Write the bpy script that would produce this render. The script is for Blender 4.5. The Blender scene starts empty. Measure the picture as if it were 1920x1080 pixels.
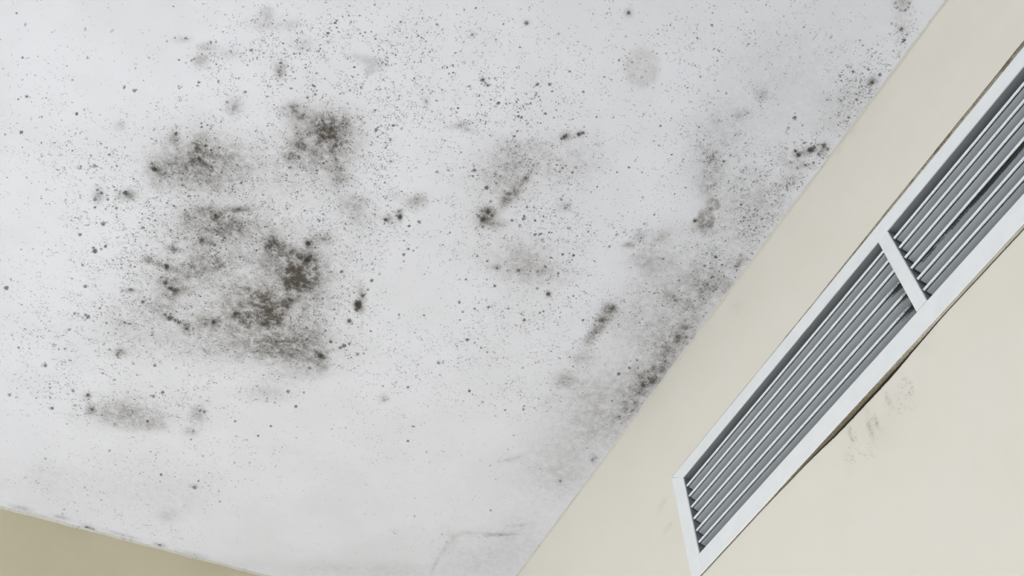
import bpy, bmesh, math, random
import numpy as np
from mathutils import Matrix, Vector

S = bpy.context.scene
COL = S.collection
random.seed(4)

# ------------------------------------------------------------------ camera, sky, light, exposure
# metres; the camera stands at the origin at eye height 1.5 m, +X is the vent wall, +Y the end wall
CAM = Vector((0.0, 0.0, 1.5))
cam_data = bpy.data.cameras.new('camera')
cam = bpy.data.objects.new('camera', cam_data)
COL.objects.link(cam)
heading, pitch, roll = math.radians(26.7848), math.radians(52.551), math.radians(2.2212)
fw = Vector((math.sin(heading) * math.cos(pitch), math.cos(heading) * math.cos(pitch), math.sin(pitch)))
rt = Vector((math.cos(heading), -math.sin(heading), 0.0))
dn = -(rt.cross(fw))
rt2 = math.cos(roll) * rt + math.sin(roll) * dn
dn2 = -math.sin(roll) * rt + math.cos(roll) * dn
M = Matrix((rt2, -dn2, -fw)).transposed().to_4x4()
M.translation = CAM
cam.matrix_world = M
cam_data.sensor_width = 36.0
cam_data.lens = 36.0 * 1878.9 / 1920.0
cam_data.clip_start = 0.02
S.camera = cam

world = bpy.data.worlds.new('overcast_sky')
S.world = world
world.use_nodes = True
world.node_tree.nodes['Background'].inputs[0].default_value = (0.80, 0.88, 1.0, 1)
world.node_tree.nodes['Background'].inputs[1].default_value = 0.25

def area_light(name, loc, target, sx, sy, power, colour):
    l = bpy.data.lights.new(name, 'AREA')
    l.shape = 'RECTANGLE'; l.size = sx; l.size_y = sy; l.energy = power; l.color = colour
    o = bpy.data.objects.new(name, l); COL.objects.link(o)
    o.location = loc
    o.rotation_euler = (Vector(target) - Vector(loc)).to_track_quat('-Z', 'Y').to_euler()
    return o
# daylight through a side window; unseen rear window and lamp added for fill
area_light('side_window_daylight', (-2.56, 1.11, 1.25), (0.0, 1.11, 1.25), 0.75, 1.55, 7.9, (0.81, 0.87, 1.0))
area_light('rear_fill_light', (-1.2, -3.26, 1.25), (-1.2, 0.0, 1.25), 1.75, 1.65, 6.2, (0.81, 0.87, 1.0))
sun_data = bpy.data.lights.new('sun', 'SUN'); sun_data.energy = 12.8; sun_data.angle = 0.01; sun_data.color = (0.94, 0.955, 1.0)  # unseen sun beam added so floor bounce brightens the ceiling
sun = bpy.data.objects.new('sun', sun_data); COL.objects.link(sun)
sun.location = (-8.0, 1.2, 5.0)
sun.rotation_euler = Vector((math.cos(math.radians(33)), 0.03, -math.sin(math.radians(33)))).to_track_quat('-Z', 'Y').to_euler()

S.view_settings.view_transform = 'Standard'
S.view_settings.look = 'None'
S.view_settings.gamma = 1.0
S.view_settings.use_curve_mapping = False
S.view_settings.exposure = 1.83

# ------------------------------------------------------------------ stain survey (mm: centre, two half-axes, strength, warmth)
DENSITY = '''12,935.1,134.1,-59.9,38.6,140.6,0.75,0
-81.8,966.5,105,-46.9,26.2,113.1,0.4,0
61.6,691.3,58.4,-26.4,20.3,61.6,0.6,0
-72.7,787.7,58.9,-26.5,12.4,48.9,0.6,0
150.6,1040.7,67.9,-30,16.6,52,0.6,0
48.2,1097.9,150.8,-66.7,14.4,53.3,0.45,0
115.9,739.7,53.6,-24.1,22.5,65,0.5,0
48.5,817.8,81.7,-36.6,15.7,51.3,0.5,0
156.2,721.6,40.3,-18.1,38.7,105,0.35,0
176.8,799.8,48.6,-21.8,18.9,51.8,0.4,0
317,612.2,59.9,-27,24.7,53,0.5,0
342.2,777.1,57.1,-25.5,19.4,43.7,0.45,0
440.8,765,58,-25.8,21.6,44.1,0.35,0
135.7,547.9,105.8,-48,24.2,61.9,0.3,0
2.7,576.4,85.5,-38.8,15.3,48,0.35,0
-54.5,642.2,55.8,-25.3,12.1,43.2,0.3,0
82.3,621.6,63.4,-28.7,15.3,43.6,0.4,0
170.6,598.6,64.1,-29,17.3,43.5,0.3,0
250.8,571,71,-32.1,19.1,43.2,0.3,0
294.7,707.3,55,-24.7,17.8,40.9,0.35,0
406.1,677.1,41.8,-18.7,16.1,32.6,0.35,0
388.4,607.8,40.5,-18.2,19.2,38.2,0.4,0
-48.7,1297.7,87.1,-38.2,7.3,33.9,0.55,0
-151.1,1297.1,69.9,-30.7,8.5,47.6,0.35,0
45,1250,47.6,-20.9,12.1,47.5,0.4,0
138,1169.9,39.3,-17.3,8.5,28.5,0.5,0
-189.9,1215.2,74.9,-33.1,17,100.4,0.3,0
-240.8,872.5,71.8,-32.3,8.7,50.7,0.25,0
-178.7,862.9,59.3,-26.7,8.5,42.5,0.3,0
167,887,35.8,-16,19.3,55.6,0.45,0
204.9,947.1,22.1,-9.8,13.8,39.1,0.5,0
170.6,996.7,29.8,-13.2,20.1,60.6,0.55,0
-53.8,954,56.1,-25,18.3,75,0.3,0
-97.8,1070.4,65.3,-29,15.4,71.2,0.35,0
-267.7,755.1,74.2,-33.6,11.6,68.5,0.12,0
546.4,830,83.3,-37,29.7,56.9,0.3,0
462.2,702.7,49.8,-22.3,17.3,33.6,0.3,0
528.2,554.4,95.5,-42.9,52.8,90.1,0.14,0
396.8,397.4,99.4,-45.1,28.5,50.4,0.13,0
376.6,505.5,97,-43.9,36.4,69.6,0.12,0
217.1,494.9,93.1,-42.2,23.6,53.3,0.17,0
378.9,963.6,122.9,-54.3,26,61.3,0.22,0
310.7,1043,62.3,-27.5,20.5,53.5,0.22,0
429.9,893.3,68.1,-30.2,17.9,39,0.28,0
539.6,1006.2,64.3,-28.3,26.1,54.2,0.22,0
483.4,1030.9,96.2,-42.3,14.9,32.8,0.2,0
525.3,346.9,100.3,-45.5,32.2,49.3,0.12,0
547.1,472.3,39.8,-17.9,34.7,55.9,0.2,0
575.9,477.3,0.7,-30,36.2,7.1,0.4,0
577.1,513.6,20.4,-9.2,18.2,29.2,0.45,0
578.9,396.9,13,-5.9,7,10.5,0.45,0
574.7,429,16.4,-7.4,6.6,10.1,0.4,0
98.1,1350.5,107.6,-47,17,64.3,0.11,0
-14.2,1457.8,125.8,-54.8,17.6,81.4,0.08,0
-120.6,1519,100.6,-43.8,14.6,83.3,0.08,0
139.8,1436,119.9,-52.1,18.6,68.5,0.07,0
13.3,1585.2,111.5,2,2,38.1,0.22,0
402.8,1232,117.9,-51.4,43.8,112.1,0.07,0
584.1,1371.5,108.8,-47,30.6,70.2,0.12,0
332.9,1150.3,48.6,-21.3,26.2,69.7,0.13,0
577.5,1170.5,42.6,-18.6,17.2,36.8,0.13,0
-235.1,1131.4,43.2,-19.2,9.8,62.3,0.15,0
-255.2,1003.2,54.7,-24.5,8.8,56.3,0.08,0
83.4,524.1,60.9,-27.7,12.2,33.2,0.25,0
612.8,283.4,43.6,-19.8,25.8,35.4,0.14,0
698,225.2,13.6,-6.2,10,12.4,0.4,0
700.8,255.3,16.3,-7.4,12,15.2,0.5,0
707.5,296.7,20.5,-9.3,15.2,19.5,0.75,0
704,331.8,23.4,-10.6,17.3,22.7,0.8,0
695.6,361.3,22.3,-10.1,16.4,22,0.7,0
665.5,332.4,19.3,-8.7,13.9,18.8,0.55,0
695.2,396.6,17.3,-7.8,12.7,17.4,0.45,0
700.6,434.8,20.3,-9.1,14.9,20.9,0.9,0
680.9,457.5,17.7,-7.9,12.8,18.4,0.8,0
701.9,481.1,23.4,-10.5,17.3,24.7,0.8,0
685.9,517.1,27.8,-12.5,20.3,29.9,0.8,0
679.3,554.7,31,-13.9,22.5,33.9,0.8,0
678.6,595.6,31.5,-14.1,22.8,35.2,0.8,0
677.8,637.8,29.1,-13,21.1,33.2,0.75,0
691.8,674.8,26.6,-11.8,19.5,30.9,0.7,0
680.4,702,26.8,-11.9,19.4,31.5,0.65,0
696.8,728.6,25.6,-11.4,18.8,30.5,0.6,0
688.7,778.6,26,-11.5,19,31.7,0.6,0
719.2,813.1,20.3,-9,15.1,25,0.5,0
674.7,820.7,23.2,-10.3,16.8,28.8,0.4,0
711.2,866.3,20.6,-9.1,15.3,26.1,0.6,0
698.1,904,16,-7,11.8,20.6,0.7,0
699.7,942.4,17.8,-7.8,13.1,23.3,0.6,0
697.3,983.7,19.7,-8.6,14.5,26.2,0.45,0
687.7,1022.2,19.9,-8.7,14.5,26.9,0.25,0
670.4,217.1,8.6,-3.9,6.2,7.8,0.8,0
645.3,530.5,41.6,-18.7,29.4,45,0.45,0
658.1,636,36.1,-16.1,20.7,33,0.4,0
665,492.9,27.4,-12.3,19.7,29.1,0.45,0
642,420.5,10.6,-4.8,7.5,10.8,0.3,0
667.3,323.2,12.8,-5.8,6.5,8.7,0.5,0
543.1,656.2,28.4,-12.7,13.9,24.6,0.4,0
576.3,651.7,28.6,-12.8,12,20.6,0.35,0
594,762.9,44.8,-19.9,25.4,45.3,0.25,0
571.6,807.2,2.7,-37.7,12.7,4.4,0.8,0
574.2,865.1,2,-29.4,16.7,6,0.5,0
573,908.5,17.2,-7.6,8.4,16.2,0.5,0
571.7,953.2,15.9,-7,8.5,16.7,0.5,0
417.8,753.9,28.7,-12.8,25.2,52.2,0.2,0
473.6,850.7,60.2,-26.7,23.1,47.5,0.25,0'''
STAIN = '''65.5,680.8,27.8,-0.5,0.5,21.3,0.42,0.6
83.7,685.8,11.7,-5.3,5.8,16.9,0.4,0.5
70.6,718.6,26.3,-11.9,7.8,23.7,0.22,0.5
110.6,742.1,12.1,-5.4,7.3,21.1,0.3,0.4
47.6,717.3,7.8,-3.5,3,9.4,0.35,0.6
23.5,669.4,10.2,-4.6,2.8,9,0.45,0.2
39.4,673.4,5.1,-2.3,1.9,6,0.4,0.2
42.7,737.5,10.5,-4.7,3,9.6,0.3,0.5
93.3,663.8,10.3,-4.7,5.3,15.1,0.25,0.5
-72.4,783,8.5,-3.8,5.4,21.1,0.55,0.5
-86,807.4,32.9,-14.8,6.5,26.4,0.26,0.35
-110.7,841.6,17.2,-7.8,4.7,20.3,0.25,0.3
-47.6,813.3,26.6,-12,6.6,25.1,0.18,0.5
-120.1,832.8,5.3,-2.4,1.3,5.9,0.5,0.2
-15.6,780.3,22.5,-10.1,5.5,19.6,0.17,0.2
-105.1,773.6,6.5,-2.9,2.7,11.2,0.35,0.4
-39.9,772.9,19.7,-8.9,4.4,16.2,0.16,0.3
-45.1,555.7,7.2,-3.3,2,6.7,0.3,0.5
-45.9,571.3,13.2,-6,2.4,8.1,0.17,0.3
-13.3,558.8,12.1,-5.5,2.5,8.1,0.12,0.3
-8,621.1,5.6,-2.5,3.3,10.7,0.42,0.2
-46.3,696.7,8.9,-4,2.9,10.6,0.4,0
-102.2,650.1,8.6,-3.9,2.2,8.6,0.33,0.4
-100.6,629.6,8.5,-3.9,1.5,5.6,0.3,0.3
-130.5,632.2,8.5,-3.9,0.9,3.5,0.22,0.1
-72.7,626.4,14.7,-6.7,2.7,9.9,0.1,0.1
9.9,577,12.2,-5.6,2.7,8.2,0.14,0.1
-145.2,891.2,10.7,-4.8,1.9,8.7,0.5,0.2
-180.8,907.1,6,-2.7,2.1,10.6,0.4,0
-176.5,786.5,5.8,-2.6,1.2,5.6,0.2,0.1
-57.6,891.8,9.6,-4.3,3.1,12.5,0.35,0.2
-40.5,869.4,10.9,-4.9,2.7,10.5,0.35,0.2
-22.9,875.3,8.2,-3.7,2.1,8,0.6,0.5
-1.2,853.7,18,-11.9,2,4.9,0.4,0.7
-22.5,894,41.4,-18.5,5.2,19.8,0.25,0.5
6.3,886.2,27.7,-12.4,5,17.9,0.18,0.5
-64.3,955.5,11.7,-2.3,0.6,5.9,0.4,0.8
-94.3,989.8,8.8,0.4,-0.2,6,0.45,0.9
-66.7,991.3,6.7,0.3,-0.2,6.1,0.6,0.5
-80.1,990.9,11.8,-0.9,0.2,5,0.3,0.8
-25.5,972.9,24.1,-10.8,5.3,21,0.25,0.3
3.3,955.8,9.9,-4.4,2.5,9.5,0.3,0.8
-26.5,923.2,9.8,-4.4,2.1,8.3,0.3,0.3
-60.3,1018.5,10,-4.5,2.3,9.8,0.4,0.2
-45.2,1028.2,17.8,-5.6,1.2,7.1,0.55,0.8
-48.1,1042.8,13.1,-5.8,2.4,10,0.3,0.7
-38.5,1000.1,17.2,-7.6,3.4,13.6,0.2,0.2
-104.8,1055.8,8.6,-3.8,0.9,4,0.4,0.2
-38.2,1084.7,20,5.2,-0.8,6.4,0.45,0.3
-11.1,1094.7,8.9,5.1,-2.2,8.1,0.35,0.2
22.2,1069.4,9,-8.2,2.7,5.5,0.4,0.5
48.8,1039.2,6.6,-2.9,2,7.1,0.4,0.5
65,1043.5,12.7,0.7,0.2,8.6,0.4,0.5
7.2,1069.1,19.2,-8.5,3.7,14.5,0.18,0.5
-57.9,1069.5,29.2,-13,4.7,20.5,0.17,0.3
41.8,1014,21.9,-9.7,8.3,30,0.17,0.8
62.4,889.6,11.2,-5,4.9,16.4,0.6,0.35
91,891.4,22.8,0.5,0.4,13.6,0.25,0.3
109.9,867.4,5.6,-2.5,2,6.3,0.65,0.5
116.3,894.8,5,-2.2,2.1,6.5,0.8,0.3
114.3,926.7,9.3,-22.2,16.6,12.4,0.72,0.5
113.1,943.5,18.8,-8.4,7.9,24.9,0.4,0.5
129.8,903.6,12.9,-5.7,8.6,26.1,0.3,0.5
144.6,918.6,18.7,-8.4,12.6,37.8,0.18,0.4
114.4,993,7.2,0.3,0.7,18.9,0.5,0.3
84.2,995.1,13.2,-5.9,6.5,21.8,0.45,1
102.1,1027,13.4,-5.9,5.5,18.4,0.55,0.8
50.8,987.7,15.5,-1.2,0.7,9.3,0.4,0.8
126.2,848.8,12.6,-5.6,3.6,10.7,0.32,1
75.4,1016,29.5,-13.1,8.8,30.2,0.2,0.8
67,931.7,28.5,-12.7,8.4,28.2,0.15,0.3
117.1,974.9,7.3,-3.3,3.1,9.8,0.3,0.3
131.2,1061.1,37.8,-16.7,7.1,23.1,0.26,0.4
163.4,1080.8,37.5,-6.8,3.7,20.1,0.28,0.2
105.7,1090.5,38,-16.8,5.7,19.3,0.22,0.6
195.3,1065.5,8.4,-3.7,3.2,9.6,0.65,0.5
201.3,1088.8,10.8,-4.8,3.6,10.9,0.3,0.6
166.7,1119,38.9,-17.1,4.9,15.5,0.13,0.3
173.3,1030.6,18.1,-8,13.6,41.4,0.2,0.3
25.6,1107.9,90.4,-40,10,38.5,0.12,0.5
-96.2,1115,44.2,-19.6,8.9,42.1,0.1,0.3
-93.6,1185.8,9.1,-4,1.8,8.9,0.35,0.3
-98.1,1125.1,10.3,-4.6,1.8,8.5,0.22,0.4
214.8,946.1,5,-4.6,5.8,9.5,0.75,0.6
211.2,921.9,4.6,-3.4,6.5,12.4,0.35,0.3
212.7,981.5,4.9,1.3,-0.3,5.2,0.6,0.3
202,780.5,8.4,0,0.5,6.4,0.4,0.5
213.6,768.3,3.5,-1.5,2.9,7.6,0.55,0.7
207.9,763.9,5.5,-2.5,1.6,4.2,0.3,0.5
226.1,738.1,13.7,-6.2,4,9.9,0.28,0.2
145.4,772.4,15,-6.7,4.2,11.7,0.28,0.3
153.4,790.3,17.9,-8,6.1,17.1,0.14,0.3
193.9,738,6.8,-3.1,3.2,8.2,0.12,0.2
229.6,726.8,6.8,-3.1,2.6,6.6,0.2,0.2
325.3,720.3,9.7,-4.4,4.8,10.8,0.7,0.6
328.9,709.7,8.3,-3.7,3.7,8.2,0.4,0.6
347.7,723.3,11.2,-5,3.1,6.7,0.3,0.9
342.6,676.1,5.7,-16.9,7.4,3.9,0.5,0.8
350.1,639.2,5.6,-16.5,5.1,2.6,0.38,0.7
321.2,647.5,27,-12.2,10.8,23.4,0.18,0.6
318.7,616,20,-9,9.2,19.7,0.16,0.7
347.3,607.7,40.2,-18.1,11,22.7,0.1,0.3
328.3,593.5,22.5,-10.2,3.6,7.5,0.12,0.3
411.8,777.9,28.9,-12.9,10.1,21.3,0.17,0.8
410.6,757.1,43.1,-19.2,12.5,26.1,0.1,0.7
377.9,795.2,5.8,-2.6,2,4.5,0.4,0.5
444.8,769.6,8.7,-3.9,3.5,7.1,0.3,0.4
411.1,785.7,5.8,-2.6,1.7,3.6,0.3,0.7
469.2,808.3,3.7,-1.6,2.7,5.5,0.5,0.3
422.1,658,8.3,-3.7,3.7,7.2,0.22,0.2
371,557.1,5.9,-2.7,2.6,5.1,0.45,0.3
386.5,544.7,4.4,-4.7,2.9,2.9,0.4,0.3
404.2,582.1,33.5,-15.1,15.5,30,0.1,0.3
456.8,779.5,29.2,-13,8.9,17.9,0.1,0.7
235.7,598.6,12.6,-9.7,2.2,3.3,0.22,0.6
244.8,601.6,11.6,-0.4,0.5,4.8,0.2,0.6
90.4,562.8,17.3,-2.4,0.7,5.9,0.2,0.1
99.6,568.3,8.7,-4,2.6,6.9,0.18,0.1
96.2,578.8,3.7,-1.7,1.3,3.5,0.2,0.1
235.2,527.3,3.2,-1.4,1.2,2.8,0.3,0.2
242.1,530.8,4.2,1,-0.4,2.9,0.3,0.2
198.3,475.8,3.1,-1.4,1.4,3.3,0.25,0.1
180.5,585.6,3.2,-1.4,2.3,5.7,0.22,0.5
363.8,368.8,4.3,-1.9,2.4,4.3,0.32,0.3
253.5,433.6,3.7,-1.7,1.5,3.2,0.3,0.2
569.4,794.4,9,-4,5,9.2,0.42,0.4
570.1,821.8,0.5,-25.1,9.1,2.7,0.4,0.5
570.1,860.9,1.6,-15.4,8.3,3.3,0.22,0.6
574.3,901.8,15.6,-6.9,7.3,14.1,0.2,0.6
572.8,955.3,12.7,-5.6,6.4,12.6,0.28,0.6
571.8,1011.9,11.3,-5,5.4,10.9,0.1,0.4
538.1,679.2,6.4,-2.9,2.8,5,0.4,0.6
547.5,659.4,10,-4.5,4.7,8.2,0.24,0.3
573.9,647.6,10.7,-15.3,8.8,7.3,0.17,0.5
577.6,693.2,24.7,-11,8.8,15.3,0.2,0.2
608.5,722.9,36.9,-16.4,20.3,35.1,0.1,0.3
646.4,731.7,6,-2.7,4.8,8,0.3,0.6
654.9,738.1,6.7,-3,2.1,3.6,0.4,0.5
636.2,738.5,4.5,-2,4.7,8,0.2,0.6
620.7,611.2,17.1,-7.6,5.9,9.6,0.2,0.75
603.2,601.8,2.8,-1.3,1.9,3.2,0.6,0.2
582.8,529.8,20.5,-9.2,27.6,44.5,0.1,0.2
566.9,490.4,26.8,-12.1,26.8,42.8,0.08,0.2
578.7,392.7,9.1,-4.1,5.2,7.8,0.22,0.2
572.7,429.8,9.2,-4.1,4.4,6.7,0.2,0.2
577.1,513.6,9.5,-4.3,10,16,0.15,0.2
591,550,9.7,-4.3,7.5,12.1,0.2,0.4
665.2,561,51.9,15.3,-5.2,63.7,0.12,0.2
684.5,678.1,44.3,-19.7,26.9,42.9,0.16,0.2
682.4,817.2,46.5,-20.6,33.8,57.6,0.2,0.3
689,914.4,48.1,-21.2,29.3,51.8,0.16,0.3
671.1,1029.5,66.3,-29.1,29.9,56.3,0.16,0.3
669.1,1145.4,60.2,-26.2,31,61.1,0.11,0.3
614.5,960.2,48.1,-21.2,22.2,42.4,0.1,0.3
607,803.1,38,-16.8,26.1,46.9,0.1,0.3
560.3,466.3,7.2,-58.1,31.6,8.7,0.06,0.2
623.6,393.8,78.4,-35.5,45.5,65.9,0.05,0
592.3,324.5,94.6,-42.9,34.3,49,0.05,0
685.1,694.3,4.9,-17.9,12.5,6.4,0.26,0.3
702.4,639.7,0.7,-10.2,7.2,2.3,0.33,0.6
713.9,687.1,0.7,-10.5,7.4,2.4,0.25,0.6
681.8,735.3,3.5,-20.9,12.9,5.6,0.22,0.3
695.3,781.6,1.2,-18.7,11.4,4.1,0.27,0.5
694.9,802.1,6.2,-2.7,6.8,11.4,0.35,0.4
687,833.5,12.5,-5.5,6.8,11.7,0.28,0.7
702.1,867.8,5.1,-20.1,11.5,6.5,0.33,0.4
695.3,902.6,12.8,-5.6,7,12.3,0.48,0.5
697.8,930.1,12.9,-5.7,7.1,12.6,0.32,0.5
699.3,965.2,1.2,-19,16.2,6.7,0.32,0.6
686.9,1001.9,9.9,-4.3,5.4,9.9,0.16,0.5
702,1101.5,6,-2.6,5,9.5,0.38,0.5
675,1175.9,3.5,-1.5,3.1,6.2,0.36,0.6
673.4,895.6,11.1,-4.9,4.6,8.2,0.2,0.5
727,809.7,10.9,-4.8,11.7,19.2,0.2,0.6
689.5,438,6.5,-7.3,5.6,4.4,0.45,0.4
676,450.5,5.4,-2.4,2.9,4.2,0.45,0.3
704.8,428.3,5.4,-2.4,6,8.3,0.35,0.4
689.3,463.1,13.6,-6.1,4,5.7,0.22,0.3
664,465.2,6.1,-2.7,5.8,8.5,0.16,0.3
704.1,314.9,5.2,-2.3,3.3,4.3,0.35,0.5
701.4,320.3,3.9,-1.8,4.3,5.6,0.3,0.8
691.6,243.7,3.7,-1.7,2.7,3.5,0.25,0.5
670.3,214.8,7.4,-3.3,4,5,0.24,1
690.6,490.9,5.3,-18.4,11.6,5,0.14,0.2
680.2,229.4,12.4,-5.6,18,22.6,0.08,0.5
692.5,345.5,7.7,-25.4,23.5,9,0.08,0.3
692.1,380.3,2.2,-27.9,24.5,5.9,0.08,0.3
-111.3,1329.2,6.3,-2.8,1.9,9.8,0.5,0.4
-44.3,1318.4,35.1,-15.4,4.8,22.1,0.26,0.4
-64.2,1297.9,22.1,-9.7,4.1,19.3,0.14,0.5
-2.1,1310.7,12.8,-5.6,4.6,19.7,0.14,0.5
-23.4,1333.7,27.4,-12,2.8,12.5,0.14,0.5
50.4,1271.5,10.4,-4.6,4.3,16.9,0.3,0.5
50.7,1315,9.7,-4.3,2.8,11.2,0.2,0.3
-121.2,1299.4,4.7,-2.1,1.1,6,0.4,0.1
-15.3,1330.2,4,-1.8,1.4,6.2,0.3,0.1
-85.8,1327.3,15.9,-7,3.4,17.2,0.16,0.5
65.1,1538.7,13.9,-6,4.1,17.4,0.14,0.4
90,1445.5,7.7,-3.3,1.4,5.5,0.22,0
139.7,1175.6,31.5,-13.9,6.1,20.6,0.13,0.4
-156.3,1519.7,25,-10.9,4.5,27.6,0.05,0.1
-57.4,1631.9,10.1,1.7,-0.2,7.7,0.45,0.2
-107.3,1621.3,12.7,0.3,0.1,4.6,0.3,0
-142.4,1633.3,23.3,-0.1,0.1,4.6,0.22,0
-176.1,1624.1,17.7,-0.1,0,6.1,0.22,0.1
71.7,1629.3,9.6,-0,0.5,6.3,0.3,0
3,1627.2,28.2,1.5,0.2,4.7,0.2,0
137.1,1631.8,29.3,-0.1,0.6,6.4,0.16,0
634.1,1435.5,65.2,-28,22.2,50.1,0.1,0.3
575,1375.4,24.4,-17.5,4.4,8,0.1,0.5
630.7,1354.7,25.1,-16.1,2.9,5.4,0.13,0.4
564.1,1400.2,7.3,-3.1,8.5,20,0.09,0.5
571.8,1158.3,17.5,-17.5,4.6,6.5,0.1,0.4
319.1,1113.7,6.4,-2.8,2.5,6.8,0.24,0.4
492.4,1531.6,74.8,-32.1,9.4,24.5,0.09,0.2
-187.3,1704.4,52.6,-22.7,8.9,61.8,0.07,0.2
213.8,1633.5,46,-19.7,6.1,22,0.07,0.2
681.5,1346.2,54.9,-23.7,33.3,70.1,0.08,0.3
364,1577.9,55.7,-23.9,7.2,21.7,0.07,0.2
559.5,1432.8,4.4,2,-0.6,28.4,0.1,0.6
561.2,1484.4,3.3,0.8,2.6,24.5,0.1,0.4
454.7,1419,9,-3.9,1.6,4.3,0.1,0.3
645,1350.2,22.4,-12.7,1.4,2.7,0.22,0.4
606.8,1361.7,19,-5.9,1.1,2.8,0.18,0.5
660.6,1313.6,16.9,-10.2,2.2,4,0.08,0.2
67,931.7,92.7,-41.3,30.9,103.7,0.13,0.5
1.9,898.3,76.4,-34.2,17.4,63.4,0.08,0.4
128.1,970,51.2,-22.8,28.2,88.4,0.12,0.5
-44.5,1024.6,79.3,-35.3,16.8,69.4,0.06,0.3
89,705.8,46,-20.7,16,47.1,0.09,0.5
-61.9,801.1,59.4,-26.7,12.8,49.5,0.1,0.4
35.7,775.8,60.1,-27,12.6,41.2,0.07,0.4
334.9,650.7,74.7,-33.6,29.3,62.8,0.07,0.5
407.6,769.1,64.9,-28.9,20.9,44,0.07,0.6
-31.5,1296.8,87.3,-38.3,9.2,41.2,0.06,0.5
89,1091.8,106.2,-46.9,15.4,53.4,0.07,0.5
111.3,917.2,7.1,-16.9,13.8,10.3,0.35,0.5
64.2,676.9,16.8,-7.6,5.1,15.2,0.2,0.5
324.6,718.6,9.7,-4.4,4.8,10.8,0.3,0.5
95.4,1018.5,14.8,-6.6,7.9,26.3,0.2,0.8
71.9,700,39.2,-17.7,12.9,38.9,0.16,0.6
-70.6,795.9,39.4,-17.8,10.4,41,0.16,0.5
109.2,923.5,16,-25.4,24.7,26.3,0.3,0.6
-10,883.4,55.1,-24.7,7.3,26.8,0.1,0.5
-46.8,982.4,42.6,-19,9.4,38.4,0.1,0.5
96.2,1029.7,37.2,-16.5,12.2,40.8,0.14,0.7
157.3,1061.6,53.2,-23.5,10.1,31.7,0.1,0.5
51.6,1049.4,44.5,-19.7,8.6,30.8,0.1,0.6
698.4,762.6,4.2,-64.7,56.7,20,0.12,0.4
672,974.5,6.6,-95.3,60.1,25.2,0.1,0.4
674.2,547,3.8,-47.3,51.8,15.1,0.1,0.3
608,690.4,30.5,-56.8,40,28.9,0.08,0.4
655.6,1181.4,18.7,-76.5,61.9,42.9,0.07,0.4
-120.6,1519,100.6,-43.8,9.7,55.5,0.05,0.2
40.5,1494.5,102.8,-44.6,13,56,0.05,0.2
49.9,1073.5,59.8,-26.5,9.8,35.6,0.1,0.6
-11.7,935.2,35.1,-15.7,9.8,37.2,0.08,0.5
100.6,673.8,19.5,-8.8,10.7,30.6,0.12,0.4
183.2,817.2,28,-12.5,19.2,52.7,0.06,0.2
569.1,799.1,10.5,-4.7,6,11.1,0.25,0.5
569.6,824.4,0.5,-25.2,8.2,2.4,0.25,0.5
570.1,857.3,1.6,-15.4,8.3,3.3,0.15,0.6
342.6,676.1,6.2,-18.4,6.6,3.5,0.15,0.9
87.2,1005.1,13.2,-5.9,8.9,30,0.2,0.9
665.5,708.6,8.9,-51.3,27.1,11.6,0.08,0.3
713.1,878.1,2.9,-50,29.7,11.5,0.12,0.4'''
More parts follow.
